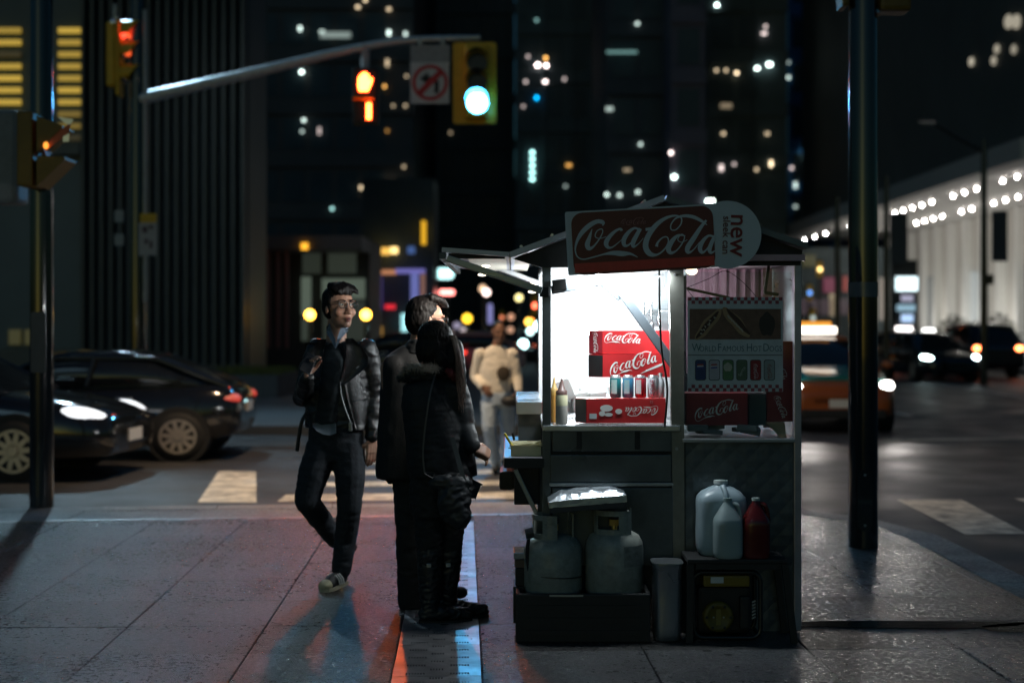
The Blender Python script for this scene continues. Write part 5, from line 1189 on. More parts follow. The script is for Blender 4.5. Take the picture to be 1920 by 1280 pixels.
t1 = tank(1037, 1001, 'left grey gas cylinder with a dark strap around its middle', .3); t2_ = tank(1152, 992, 'right grey gas cylinder with a worn paper label', 1.0)
_, x, y, z0, hh, r = t1; k = MB(); k.lathe([(r * 1.012, hh * .36), (r * 1.02, hh * .37), (r * 1.012, hh * .38)], 40, Matrix.Translation((x, y, z0)) @ Matrix.Rotation(R(3), 4, 'Y')); part('strap', k, M['black'], t1[0])
_, x, y, z0, hh, r = t2_; k = MB(); pts = [(x + r * 1.008 * math.cos(R(q)), y + r * 1.008 * math.sin(R(q))) for q in range(-75, -20, 8)]; m_ = len(pts)
k.add([(u, w, z0 + z_) for z_ in (hh * .5, hh * .8) for u, w in pts], [(j, j + 1, m_ + j + 1, m_ + j) for j in range(m_ - 1)], None, True); part('label_print', k, mat('tank_label', (.22, .23, .21), .6, 0, .5, 30), t2_[0])
# hose and regulator on the left cylinder
_, x, y, z0, hh, r = t1; t = thing('gas_regulator', 'black gas regulator and hose at the left cylinder', 'regulator', (x - .1, y, z0 + hh))
k = MB(); p = at(993, 1001, ZF + .05); k.cyl((p.x - .02, p.y, p.z), (p.x + .02, p.y, p.z + .01), .026, None, 14); part('diaphragm', k, M['black'], t)
k = MB(); k.tube(crom([p, p + Vector((-.012, .03, -.1)), p + Vector((.0, .05, -.22)), p + Vector((-.03, .1, -.3)), p + Vector((-.02, .22, -.28))], 5), .009, 8); part('hose', k, M['black'], t)
# foil covered tray on top
zt1 = t2_[3] + t2_[4] + .103
tr = thing('foil_tray', 'foil covered carton tray balanced on top of the gas cylinders', 'tray', (at(1100, 0, ZF).x, ZF + .14, zt1))
L_, D_ = 143 / 390, .26; T_ = Matrix.Translation((at(1101, 0, ZF + .1).x, ZF + .14, zt1 + .022)) @ Matrix.Rotation(R(-4.5), 4, 'Y')
k = MB(); k.box((0, 0, 0), (L_ * .99, D_, .03), None, .004); k.xf(T_); part('carton_base', k, mat('card_dark', (.05, .05, .055), .6), tr)
k = MB(); nx, ny = 26, 18; vs = []
for j in range(ny + 1):
    for i in range(nx + 1):
        u, w = (i / nx - .5), (j / ny - .5); e = min(.5 - abs(u), .5 - abs(w)); hgt = .045 + .028 * min(1, e * 7) + .012 * mnoise.noise((u * 9, w * 7, 2)) * min(1, e * 8) - .02 * max(0, -u - .2)
        vs.append((u * L_ * 1.02, w * D_ * 1.02, hgt))
o0 = len(vs); k.add(vs, [(j * (nx + 1) + i, j * (nx + 1) + i + 1, (j + 1) * (nx + 1) + i + 1, (j + 1) * (nx + 1) + i) for j in range(ny) for i in range(nx)])
rim = [j for j in range(nx + 1)] + [(nx + 1) * j + nx for j in range(1, ny + 1)] + [ny * (nx + 1) + i for i in range(nx - 1, -1, -1)] + [(nx + 1) * j for j in range(ny - 1, 0, -1)]
rv = [vs[i] for i in rim]; m_ = len(rv); k.add(rv + [(v[0], v[1], .012 + .004 * mnoise.noise((v[0] * 30, v[1] * 30, 0))) for v in rv], [(i, (i + 1) % m_, m_ + (i + 1) % m_, m_ + i) for i in range(m_)])
k.xf(T_); part('foil', k, mat('foil', (.55, .62, .68), .3, .75, .1, 20, .003, 40), tr)
# stack at the crate's left
t = thing('carton_pile', 'small pile of cartons with a shiny top at the left of the crate', 'carton pile', (at(973, 0, 6.95).x, 6.98, 0))
for py0, py1, px0, px1, m, nm in [(1036, 1048, 963, 986, mat('shiny', (.6, .62, .66), .2, .8), 'shiny_top'), (1049, 1064, 965, 984, mat('card_b', (.15, .1, .07), .7), 'carton'), (1065, 1098, 966, 986, M['blackmatte'], 'carton'), (1099, 1168, 962, 984, M['blackmatte'], 'carton')]:
    a_, b2 = at(px0, py0, 6.92), at(px1, py1, 6.92); k = MB(); k.b2((a_.x, 6.92, max(b2.z, 0)), (b2.x, 7.12, a_.z), .004); part(nm, k, m, t)
k = MB(); p = at(972, 1132, 6.9); k.box((p.x, 6.912, p.z), (.02, .006, .05)); part('label_print', k, mat('lab', (.3, .08, .07), .5), t)
# steel bin
a, b_ = at(1223, 1054, 6.84), at(1281, 1201, 6.76); t = thing('waste_bin', 'narrow dented steel bin between the crate and the black table', 'bin', ((a.x + b_.x) / 2, 6.84, 0))
cx_ = (a.x + b_.x) / 2; w = (b_.x - a.x) / 2; hgt = a.z
rings = []
for f_, s_w in ((0, .82), (.03, .92), (.1, .96), (.5, .985), (.93, 1.0), (.96, 1.06), (1, 1.06)):
    rings.append([(cx_ + w * s_w * (1 + .012 * mnoise.noise((q * .02, f_ * 4, 1))) * math.copysign(abs(math.cos(R(q))) ** .55, math.cos(R(q))), 6.84 + .085 * s_w * math.copysign(abs(math.sin(R(q))) ** .55, math.sin(R(q))), f_ * hgt + .002) for q in range(0, 360, 10)])
k = MB(); k.loft(rings); part('bin', k, mat('bin_steel', (.30, .32, .35), .3, .75, .2, 5, .003, 14, rvar=.12), t)
k = MB(); k.loft([[(x_, y_, z_ + .005 * (i > 0)) for x_, y_, z_ in [(cx_ + w * 1.1 * math.copysign(abs(math.cos(R(q))) ** .55, math.cos(R(q))), 6.84 + .093 * math.copysign(abs(math.sin(R(q))) ** .55, math.sin(R(q))), hgt + .003) for q in range(0, 360, 10)]] for i in range(2)]); part('lid', k, M['steel'], t)
# black folding table
ZT2 = 6.74; ztab = at(0, 1048, ZT2).z
t = thing('folding_table', 'low black table holding the jugs with a generator underneath', 'table', (at(1385, 0, ZT2).x, ZT2 + .13, 0))
a, b_ = at(1289, 0, ZT2), at(1477, 0, ZT2); k = MB(); k.b2((a.x, ZT2, ztab - .022), (b_.x, ZT2 + .26, ztab), .006); part('tabletop', k, M['blackmatte'], t)
for sx, dx in ((a.x + .015, -.005), (b_.x - .012, .045)):
    for y in (ZT2 + .012, ZT2 + .245):
        k = MB(); k.loft([[(sx + dx * f_ - .016, y - .012, z_), (sx + dx * f_ + .016, y - .012, z_), (sx + dx * f_ + .016, y + .012, z_), (sx + dx * f_ - .016, y + .012, z_)] for f_, z_ in ((0, ztab - .0225), (1, .001))], True, False); part('leg', k, M['blackmatte'], t)
k = MB(); k.b2((a.x + .04, ZT2 + .006, ztab - .05), (b_.x - .04, ZT2 + .02, ztab - .0225)); part('apron', k, M['blackmatte'], t)
# generator
ZG = 6.80
def gp(px, py, dy=0): return at(px, py, ZG + dy)
t = thing('generator', 'black and yellow petrol generator in a tubular frame under the table', 'generator', (gp(1362, 0).x, ZG + .1, 0))
a, b_ = gp(1301, 1072), gp(1426, 1199); zlo = max(b_.z, .014)
for dy in (0, .17):
    w, h = b_.x - a.x, a.z - zlo; pts = [(x + (a.x + b_.x) / 2, ZG + dy, y + (a.z + zlo) / 2) for x, y in rrect(w, h, .045, 5)]; k = MB(); k.tube(pts + [pts[0]], .011, 8, False); part('frame', k, M['black'], t)
for px in (1303, 1424):
    for py in (1085, 1190): p = gp(px, py); k = MB(); k.tube([(p.x, ZG, max(p.z, .016)), (p.x, ZG + .17, max(p.z, .016))], .01, 6); part('frame', k, M['black'], t)
a, b_ = gp(1319, 1079), gp(1407, 1101); k = MB(); k.b2((a.x, ZG + .01, b_.z), (b_.x, ZG + .15, a.z), .012); part('fuel_tank', k, mat('gen_yellow', (.2, .14, .012), .4), t)
a, b_ = gp(1333, 1081.5), gp(1357, 1093); k = MB(); k.b2((a.x, ZG + .004, b_.z), (b_.x, ZG + .0095, a.z)); part('label_print', k, M['offwhite'], t)
p = gp(1347, 1156); k = MB(); k.lathe([(.074, 0), (.074, .022), (.066, .034), (.05, .036), (.046, .03), (.0, .03)], 34, front(p.x, ZG + .025, p.z)); part('recoil_cover', k, mat('gen_yellow2', (.13, .10, .014), .5), t)
for q in range(6):
    a_ = R(60 * q); k = MB(); k.box((p.x + .057 * math.cos(a_), ZG - .011, p.z + .057 * math.sin(a_)), (.012, .004, .012)); part('recoil_slot', k, M['blackmatte'], t)
k = MB(); k.box((p.x, ZG - .007, p.z), (.022, .004, .075)); part('recoil_slot', k, mat('slot', (.2, .16, .03), .5), t)
for s in (-1, 1): k = MB(); k.cyl((p.x + s * .024, ZG - .014, p.z), (p.x + s * .024, ZG - .006, p.z), .004, None, 8); part('bolt', k, M['galv'], t)
k = MB(); a, b_ = gp(1312, 1104), gp(1412, 1192); k.b2((a.x, ZG + .06, max(b_.z, .02)), (b_.x, ZG + .16, a.z), .02); part('engine', k, M['blackmatte'], t)
for i in range(6): p = gp(1414, 1128 + i * 6); k = MB(); k.box((p.x, ZG + .012, p.z), (.02, .006, .007), Matrix.Rotation(R(-25), 4, 'Y')); part('fin', k, M['galv'], t)
k = MB(); p = gp(1398, 1150); k.box((p.x, ZG + .03, p.z), (.05, .04, .16), None, .012); part('control_panel', k, M['blackmatte'], t)
# jugs
def jug(px0, px1, ptop, pbot, Z, m, capm, label, shape, wat=None):
    a, b_ = at(px0, ptop, Z), at(px1, pbot, Z); x = (a.x + b_.x) / 2; w = (b_.x - a.x) / 2; h = a.z - b_.z; z0 = ztab + .001
    t = thing('plastic_jug', label, 'jug', (x, Z, z0)); d = min(w * .95, .1)
    def ring(f_, sw, sq, ox=0):
        e = 2 / sq; return [(x + ox * w + w * sw * math.copysign(abs(math.cos(R(q))) ** e, math.cos(R(q))), Z + d * sw * math.copysign(abs(math.sin(R(q))) ** e, math.sin(R(q))), z0 + f_ * h) for q in range(0, 360, 12)]
    prof = {'square': [(0, .86, 4), (.03, .95, 4), (.1, .99, 4.5), (.3, 1, 4.5), (.55, .985, 4.5), (.72, 1, 4.2), (.78, .97, 3.8), (.85, .8, 3), (.91, .48, 2.2), (.935, .29, 2), (.955, .27, 2)],
            'cone': [(0, .88, 3.2), (.03, .97, 3.4), (.1, 1, 3.4), (.55, 1, 3.2), (.62, .98, 3), (.66, .93, 2.6), (.82, .55, 2.2), (.92, .3, 2), (.955, .27, 2)]}[shape]
    k = MB(); k.loft([ring(*p) for p in prof]); part('body', k, m, t)
    k = MB(); k.cyl((x, Z, z0 + h * .957), (x, Z, z0 + h), w * .30, w * .29, 20); part('cap', k, capm, t)
    k = MB(); hz = [(0.02, -d * .55, .93), (.04, -d * .72, .90), (.1, -d * .95, .82), (.12, -d * 1.0, .74)] if shape == 'square' else [(.28, 0, .9), (.62, -.01, .88), (.78, -.01, .8), (.86, -.01, .66), (.9, 0, .58)]
    k.tube(crom([(x + u * w, Z + v, z0 + f_ * h) for u, v, f_ in hz], 4), .014 if shape == 'square' else .011, 8); part('handle', k, m, t)
    return t
jm = mat('jug_milky', (.33, .43, .48), .32, 0, .1, 6, sss=.0); jm2 = mat('jug_milky2', (.28, .36, .37), .32, 0, .1, 6)
jug(1306, 1397, 909, 1046, ZT2 + .17, jm, mat('cap_w', (.5, .56, .56), .4), 'large milky water jug with a moulded handle at the back of the table', 'square')
jug(1337, 1392, 937, 1048, ZT2 + .055, jm2, mat('cap_g', (.2, .28, .28), .4), 'smaller milky jug in front of the large one', 'cone')
jug(1391, 1443, 937, 1048, ZT2 + .06, mat('jug_red', (.10, .010, .009), .2, 0, .1, 6), mat('cap_g2', (.4, .48, .46), .4), 'dark red plastic jug at the right end of the table', 'cone')
# ================================================================== people
class Blob:
    """overlapping tapered volumes fused by a voxel remesh into one continuous surface"""
    def __init__(s): s.mb = MB(); s.M = Matrix.Identity(4)
    def ell(s, c_, r, rot=None):
        T_ = s.M @ Matrix.Translation(c_)
        if rot is not None: T_ = T_ @ rot
        s.mb.ell((0, 0, 0), r, 16, 10, T_); return s
    def cap(s, p0, p1, r0, r1=None):
        r1 = r0 if r1 is None else r1
        p0, p1 = s.M @ Vector(p0), s.M @ Vector(p1); d = (p1 - p0); q = d.to_track_quat('Z', 'Y'); L_ = d.length; n = 14; rings = []
        for i in range(5): a = R(-90 + 22.5 * i + .5); rings.append((r0 * math.cos(a), r0 * math.sin(a)))
        for i in range(5): a = R(22.5 * i - .5 * (i == 4)); rings.append((r1 * math.cos(a), L_ + r1 * math.sin(a)))
        s.mb.loft([[p0 + q @ Vector((r * math.cos(2 * math.pi * j / n), r * math.sin(2 * math.pi * j / n), z)) for j in range(n)] for r, z in rings]); return s
    def limb(s, pts, rs):
        for i in range(len(pts) - 1): s.cap(pts[i], pts[i + 1], rs[i], rs[i + 1])
        return s
    def torso(s, rings, n=24, e=2.4):
        """rings: (centre, half width, half depth, yaw degrees)"""
        out = []
        for c_, w, d, yaw in rings:
            ca, sa = math.cos(R(yaw)), math.sin(R(yaw)); rr = []
            for j in range(n):
                t = 2 * math.pi * j / n; x = w * math.copysign(abs(math.cos(t)) ** (2 / e), math.cos(t)); y = d * math.copysign(abs(math.sin(t)) ** (2 / e), math.sin(t))
                rr.append(s.M @ (Vector(c_) + Vector((x * ca - y * sa, x * sa + y * ca, 0))))
            out.append(rr)
        s.mb.loft(out); return s
    def build(s, name, m, parent, voxel=.008, smooth=4, amp=0, freq=20, stretch=(1, 1, 1), label=None, cut=None):
        me = s.mb.mesh(name); o = bpy.data.objects.new(name, me); C.objects.link(o)
        r = o.modifiers.new('r', 'REMESH'); r.mode = 'VOXEL'; r.voxel_size = voxel; r.use_smooth_shade = True
        sm = o.modifiers.new('s', 'SMOOTH'); sm.iterations = smooth; sm.factor = .5
        dg = bpy.context.evaluated_depsgraph_get(); m2 = bpy.data.meshes.new_from_object(o.evaluated_get(dg)); bpy.data.objects.remove(o); bpy.data.meshes.remove(me)
        if amp:
            nv = [v.normal.copy() for v in m2.vertices]
            for v, nn in zip(m2.vertices, nv):
                q = Vector((v.co.x * stretch[0], v.co.y * stretch[1], v.co.z * stretch[2])) * freq
                f_ = mnoise.noise(q) + .5 * mnoise.noise(q * 2.1 + Vector((5, 3, 1))); f_ = (1 - abs(f_)) * 2 - 1.4
                v.co += nn * amp * f_
        if cut:
            bm = bmesh.new(); bm.from_mesh(m2)
            for co, no in cut: bmesh.ops.bisect_plane(bm, geom=list(bm.verts) + list(bm.edges) + list(bm.faces), plane_co=co, plane_no=no, clear_outer=True)
            bm.to_mesh(m2); bm.free()
        m2.polygons.foreach_set('use_smooth', [True] * len(m2.polygons)); m2.update(); m2.name = name
        o = link(name, m2, m, parent)
        if label: o['label'] = label
        return o
def headM(c_, yaw, pitch=0, roll=0, s=1.0): return Matrix.Translation(c_) @ Matrix.Rotation(R(yaw), 4, 'Z') @ Matrix.Rotation(R(pitch), 4, 'X') @ Matrix.Rotation(R(roll), 4, 'Y') @ Matrix.Scale(s, 4)
def add_head(b, Mh):
    o = b.M; b.M = Mh
    b.ell((0, .012, .032), (.076, .097, .09)); b.ell((0, -.018, -.04), (.06, .072, .078)); b.ell((0, -.064, -.1), (.03, .026, .02))
    b.ell((0, -.03, -.085), (.048, .055, .035)); b.limb([(0, -.088, .012), (0, -.100, -.012), (0, -.112, -.034)], [.009, .011, .0145])
    for s in (-1, 1):
        b.ell((s * .0135, -.1, -.037), (.0095, .012, .009)); b.ell((s * .03, -.08, .03), (.027, .014, .009)); b.ell((s * .043, -.06, -.03), (.024, .026, .026))
        b.ell((s * .078, .012, -.008), (.008, .018, .03)); b.ell((s * .028, -.06, .006), (.02, .02, .014))
    b.ell((0, -.093, -.066), (.023, .011, .0065)); b.ell((0, -.091, -.079), (.019, .011, .008)); b.M = o
def add_hand(b, wrist, dirv, palm_n, curl=.5, s=1.0, thumb_side=1):
    """palm plus four unequal bent fingers and a thumb; palm_n points out of the palm"""
    d = Vector(dirv).normalized(); n = Vector(palm_n); n = (n - d * n.dot(d)).normalized(); a = d.cross(n) * thumb_side; w = Vector(wrist)
    for k in range(4):
        off = (k - 1.5) * .0195 * s; base = w + d * .085 * s + a * -off * 1.0
        b.cap(w + d * .012 * s + a * -off * .6, base, .0145 * s, .0115 * s)
        ln = (.082, .09, .084, .066)[k] * s; p = base; ang = 0
        for j, f_ in enumerate((.46, .3, .24)):
            ang += curl * (.75, 1.0, .7)[j]; q = p + (d * math.cos(ang) + n * math.sin(ang)) * ln * f_; b.cap(p, q, (.0098 - .001 * j) * s, (.0089 - .001 * j) * s); p = q
    p0 = w + d * .025 * s + a * .022 * s; p1 = p0 + (d * .6 + a * .75 + n * .35).normalized() * .042 * s; p2 = p1 + (d * .9 + a * .15 + n * .5).normalized() * .034 * s; p3 = p2 + (d + n * .6).normalized() * .026 * s
    b.cap(p0, p1, .0145 * s, .011 * s); b.cap(p1, p2, .011 * s, .0095 * s); b.cap(p2, p3, .0095 * s, .008 * s)
# ---------------------------------------------------------------- man walking with a phone
Z1 = 8.2
def m1(px, py, dy=0.0):
    return at(px, py, Z1 + dy)
pm = thing('person', 'man in black leather jacket and glasses walking while holding a phone', 'person', m1(628, 1100))
sh_r, el_r, wr_r = m1(588, 655, .02), m1(566, 745, .0), m1(577, 708, -.26)
sh_l, el_l, wr_l = m1(694, 655, .0), m1(702, 745, .05), m1(697, 820, -.02)
hipc = m1(628, 812); hip_r, hip_l = m1(606, 835, 0), m1(652, 835, 0)
kn_r, an_r = m1(575, 938, -.1), m1(630, 1012, .27)
kn_l, an_l = m1(655, 950, -.05), m1(640, 1068, -.02)
Mh = headM(m1(637, 577, -.03), 36, -4)
b = Blob(); add_head(b, Mh)
b.cap(m1(632, 600, .02), m1(630, 650, .035), .054, .062)
b.torso([(m1(628, 662, .03), .12, .06, 0), (m1(630, 720, .02), .165, .10, 0), (m1(630, 800, .02), .14, .095, 0), (m1(630, 850, .01), .15, .1, 0)])
b.limb([sh_r + Vector((.03, .03, -.04)), el_r, wr_r], [.03, .03, .028]); b.limb([sh_l + Vector((-.03, .03, -.04)), el_l, wr_l], [.03, .03, .029])
hd = (m1(581, 690, -.29) - wr_r)
add_hand(b, wr_r, (.12, -.35, 1.0), (.5, -.3, .1), .62, .98, 1)
add_hand(b, wr_l, (.02, -.02, -1), (-.5, .75, 0), .32, 1.0, -1)
b.limb([hip_r, kn_r, an_r], [.06, .03, .022]); b.limb([hip_l, kn_l, an_l], [.06, .03, .022])
b.build('body', M['skin'], pm, .0052, 3)
# face details
def hp(x, y, z): return Mh @ Vector((x, y, z))
for s in (-1, 1):
    q = MB(); q.ell((0, 0, 0), (.0125, .008, .0062), 12, 8, Mh @ Matrix.Translation((s * .0305, -.081, .012))); e_ = part('eye', q, mat('eye_white', (.6, .58, .55), .25), pm)
    q = MB(); q.ell((0, 0, 0), (.0052, .004, .0055), 10, 6, Mh @ Matrix.Translation((s * .0305 + .002, -.0875, .0122))); part('iris', q, M['black'], e_)
    q = MB(); q.tube([hp(s * .014, -.096, .031), hp(s * .031, -.094, .037), hp(s * .052, -.08, .033)], [.0035, .0045, .0025], 6); part('eyebrow', q, M['hair'], pm)
q = MB(); q.ell((0, 0, 0), (.021, .008, .005), 12, 6, Mh @ Matrix.Translation((0, -.098, -.0665))); q.ell((0, 0, 0), (.018, .008, .006), 12, 6, Mh @ Matrix.Translation((0, -.096, -.080))); part('lips', q, mat('lips', (.36, .13, .11), .4), pm)
q = MB(); q.ell((0, 0, 0), (.013, .005, .0035), 12, 6, Mh @ Matrix.Translation((0, -.1035, -.073))); part('mouth', q, M['blackmatte'], pm)
gl = None
q = MB()
for s in (-1, 1):
    rr = [(s * .034 + x, -.104 + .10 * (abs(s * .034 + x) ** 1.5), .010 + y) for x, y in rrect(.052, .034, .009, 3)]
    rr = [hp(*v) for v in rr]; q.tube(rr + [rr[0]], .0024, 6, False)
    q.tube([hp(s * .060, -.098, .016), hp(s * .078, -.04, .014), hp(s * .08, .01, .01)], .0024, 6)
q.tube([hp(-.009, -.104, .014), hp(.009, -.104, .014)], .0022, 6)
gl = part('glasses', q, M['black'], pm)
q = MB()
for s in (-1, 1):
    k = [hp(s * .034 + x * .95, -.1035 + .10 * (abs(s * .034 + x) ** 1.5), .010 + y * .95) for x, y in rrect(.05, .032, .009, 3)]; q.add(k, [list(range(len(k)))])
part('lens', q, thin_glass('spectacle_lens', gloss=.012), gl)
b = Blob(); b.M = Mh
b.ell((0, .03, .06), (.083, .098, .078)); b.ell((0, .062, .01), (.075, .062, .085)); b.ell((0, -.005, .09), (.072, .085, .045))
for s in (-1, 1): b.ell((s * .070, .03, .015), (.016, .045, .05)); b.ell((s * .07, .005, .035), (.014, .03, .035))
for i in range(9):
    x = -.058 + i * .0145; b.limb([(x * .8, .01, .126), (x + .003, -.045, .128 - .35 * abs(x)), (x + .010, -.076, .112 - .4 * abs(x)), (x + .020, -.084, .100 - .45 * abs(x))], [.024, .021, .013, .005])
b.build('hair', M['hair'], pm, .005, 2, .003, 60, (1, 1, .3))
# trousers
b = Blob(); b.torso([(m1(630, 800, .01), .155, .105, 0), (m1(630, 835, .01), .165, .115, 0), (m1(629, 862, .01), .155, .11, 0)])
b.limb([hip_r, m1(588, 888, -.06), kn_r], [.096, .09, .072]); b.limb([kn_r, m1(600, 972, .08), m1(628, 1010, .25)], [.071, .067, .054])
b.limb([hip_l, m1(656, 890, -.03), kn_l], [.098, .09, .071]); b.limb([kn_l, m1(648, 1010, .0), m1(640, 1066, -.01)], [.07, .064, .057])
b.ell(m1(572, 936, -.12), (.05, .05, .07)); b.ell(m1(641, 1058, -.01), (.06, .062, .03))
b.build('trousers', M['denim'], pm, .008, 3, .0035, 9, (1, 1, 2.2))
# leather jacket: open front, sleeves, lapels, zip
b = Blob(); e1 = .02
for s, side in ((-1, (sh_r, el_r, wr_r)), (1, (sh_l, el_l, wr_l))):
    sh_, el_, wr_ = side; b.limb([sh_ + Vector((-s * .02, .01, .0)), sh_.lerp(el_, .5), el_], [.064, .058, .053]); b.limb([el_, el_.lerp(wr_, .5), el_.lerp(wr_, .95)], [.053, .049, .043])
b.torso([(m1(631, 640, .045), .11, .06, 0), (m1(631, 656, .045), .18, .085, 0), (m1(632, 690, .04), .20, .115, 0), (m1(633, 740, .035), .19, .12, 0), (m1(634, 790, .03), .178, .118, 0), (m1(634, 803, .03), .174, .116, 0)])
jk = b.build('jacket', M['leather'], pm, .0075, 2, .006, 9, (1.1, 1.1, 1.9))
# knit jumper panel showing between the jacket fronts
b = Blob(); b.torso([(m1(624, 642, .0), .05, .05, 0), (m1(625, 675, -.03), .082, .075, 0), (m1(622, 730, -.03), .074, .085, 0), (m1(614, 795, -.028), .078, .082, 0)]); b.build('jumper', M['knit'], pm, .008, 4, .003, 14, (1, 1, 2), cut=[(m1(634, 636), Vector((-.35, -.6, .6)).normalized())] if False else None)
# jacket fronts standing proud of the jumper
def shell(name, pts, th, m, parent=pm, label=None):
    """a bent cloth panel: rows of points, given thickness"""
    n = len(pts[0]); k = MB(); fr = [p for r in pts for p in r]; bk = [p + Vector((0, th, 0)) for p in fr]; N = len(fr)
    fs = []
    for j in range(len(pts) - 1):
        for i in range(n - 1): q_ = (j * n + i, j * n + i + 1, (j + 1) * n + i + 1, (j + 1) * n + i); fs += [q_, tuple(v + N for v in q_[::-1])]
    edge = [i for i in range(n)] + [j * n + n - 1 for j in range(1, len(pts))] + [(len(pts) - 1) * n + i for i in range(n - 2, -1, -1)] + [j * n for j in range(len(pts) - 2, 0, -1)]
    for i in range(len(edge)): a_, b_ = edge[i], edge[(i + 1) % len(edge)]; fs.append((a_, b_, b_ + N, a_ + N))
    k.add(fr + bk, fs, None, True); return part(name, k, m, parent, label)
def wav(p, a=.006, f=22): return p + Vector((0, a * mnoise.noise(p * f), 0))
rowsL = []
for t_ in range(13):
    f_ = t_ / 12; py = 640 + f_ * 166; inner_ = 655 - 17 * math.sin(min(f_ * 1.3, 1) * math.pi / 2) + (f_ > .35) * (f_ - .35) * 46
    rowsL.append([wav(m1(inner_ + (692 - inner_) * g_, py, -.088 + .10 * g_ ** 2 - .012 * math.sin(f_ * 3.1) + .03 * (1 - f_) ** 3)) for g_ in (0, .12, .3, .5, .7, .88, 1)])
shell('jacket_front', rowsL, .012, M['leather'])
rowsR = []
for t_ in range(13):
    f_ = t_ / 12; py = 642 + f_ * 160; inner_ = 603 - 4 * f_
    rowsR.append([wav(m1(inner_ + (572 - inner_) * g_, py, -.075 + .10 * g_ ** 2 + .03 * (1 - f_) ** 3)) for g_ in (0, .2, .45, .7, 1)][::-1])
shell('jacket_front', rowsR, .012, M['leather'])
shell('lapel', [[m1(a_, py, dd) for a_, dd in ((x0, -.10), ((x0 + x1) / 2, -.106), (x1, -.098))] for py, x0, x1 in ((634, 646, 662), (650, 650, 679), (668, 648, 690), (684, 645, 690), (698, 642, 676), (712, 639, 658), (722, 637, 645))], .008, M['leather'])
shell('lapel', [[m1(a_, py, dd) for a_, dd in ((x0, -.09), (x1, -.094))] for py, x0, x1 in ((636, 597, 612), (660, 583, 606), (685, 582, 604), (708, 592, 601))], .008, M['leather'])
q = MB(); q.tube(crom([m1(638, 716, -.1), m1(640, 740, -.1), m1(647, 765, -.1), m1(655, 786, -.098), m1(660, 803, -.09)], 5), .0035, 6); q.tube(crom([m1(603, 650, -.085), m1(601, 720, -.085), m1(600, 800, -.085)], 5), .003, 6); part('zip', q, M['galv'], pm)
q = MB(); q.tube([m1(664, 752, -.092), m1(683, 748, -.075)], .003, 5); q.tube([m1(668, 690, -.105), m1(686, 676, -.09)], .003, 5); part('pocket_zip', q, M['galv'], pm)
q = MB(); q.box(m1(657, 800, -.1), (.02, .012, .05), None, .004); part('buckle', q, M['galv'], pm)
q = MB(); q.tube(crom([m1(574, 775, -.03), m1(566, 790, -.05), m1(561, 815, -.05), m1(557, 845, -.04)], 4), [.012] * 13, 6); part('belt_strap', q, M['leather'], pm)
# shirt collar and tail
shell('shirt_collar', [[m1(612, 612, .01), m1(618, 606, -.03)], [m1(612, 625, -.02), m1(622, 622, -.07)], [m1(622, 640, -.06), m1(629, 636, -.09)], [m1(628, 652, -.085), m1(630, 652, -.098)]], .006, M['shirt'])
shell('shirt_collar', [[m1(654, 606, -.0), m1(646, 602, -.05), m1(640, 611, -.07)], [m1(653, 620, -.05), m1(645, 620, -.09), m1(634, 628, -.095)], [m1(640, 634, -.09), m1(636, 636, -.1), m1(630, 644, -.1)], [m1(631, 650, -.096), m1(630, 652, -.1), m1(628, 654, -.098)]], .006, M['shirt'])
shell('shirt_tail', [[m1(x_, 793, -.10), m1(x_, 806, -.118), m1(x_, yb, -.122)] for x_, yb in ((586, 800), (594, 808), (606, 814), (618, 816), (630, 812))], .006, mat('shirt_tail', (.2, .24, .28), .8))
# shoes
def shoe(name, heel, toe, up, m, w=.043):
    heel, toe = Vector(heel), Vector(toe); d = toe - heel; L_ = d.length; x_ = d.normalized(); z_ = Vector(up); z_ = (z_ - x_ * z_.dot(x_)).normalized(); y_ = z_.cross(x_)
    T_ = Matrix(((x_.x, y_.x, z_.x, heel.x), (x_.y, y_.y, z_.y, heel.y), (x_.z, y_.z, z_.z, heel.z), (0, 0, 0, 1)))
    b = Blob(); b.M = T_; b.ell((L_ * .2, 0, .055), (.055, w * .85, .055)); b.ell((L_ * .5, 0, .045), (.09, w * .92, .042)); b.ell((L_ * .75, 0, .035), (.07, w, .032)); b.cap((L_ * .18, 0, .06), (L_ * .14, 0, .1), .042, .04)
    o = b.build(name, m, pm, .006, 3, cut=[(T_ @ Vector((0, 0, .018)), -(z_))]); return T_, L_, o
def sole(T_, L_, m, par, h=.02, w=.046):
    k = MB(); pr = [(L_ * .06, -.6), (L_ * .25, -.85), (L_ * .5, -.82), (L_ * .75, -1), (L_ * .92, -.75), (L_, -.2), (L_, .2), (L_ * .92, .75), (L_ * .75, 1), (L_ * .5, .85), (L_ * .25, .85), (L_ * .06, .6), (0, .2), (0, -.2)]
    k.prism([(x_, y_ * w) for x_, y_ in pr], h, T_ @ Matrix.Translation((0, 0, 0))); return part('sole', k, m, par)
hl_, to_ = m1(648, 1086, .04), m1(604, 1101, -.20); hl_.z = .014; to_.z = .004
solem = mat('sole_cream', (.6, .55, .4), .6)
T_, L_, so = shoe('shoe', hl_, to_, (0, 0, 1), M['blackmatte']); sole(T_, L_, solem, so)
b = Blob(); b.M = T_; b.ell((L_ * .84, 0, .034), (.05, .042, .033)); b.build('toe_cap', mat('toe_cream', (.62, .56, .36), .5), so, .006, 2, cut=[(T_ @ Vector((0, 0, .016)), -(T_.to_3x3() @ Vector((0, 0, 1))))])
for i in range(3):
    q = MB(); f_ = .34 + i * .085
    for sd_ in (-1, 1): q.tube([T_ @ Vector((L_ * f_, sd_ * .043, .022)), T_ @ Vector((L_ * (f_ + .04), sd_ * .04, .055)), T_ @ Vector((L_ * (f_ + .08), sd_ * .022, .081))], .0055, 6)
    part('stripe', q, M['white'], so)
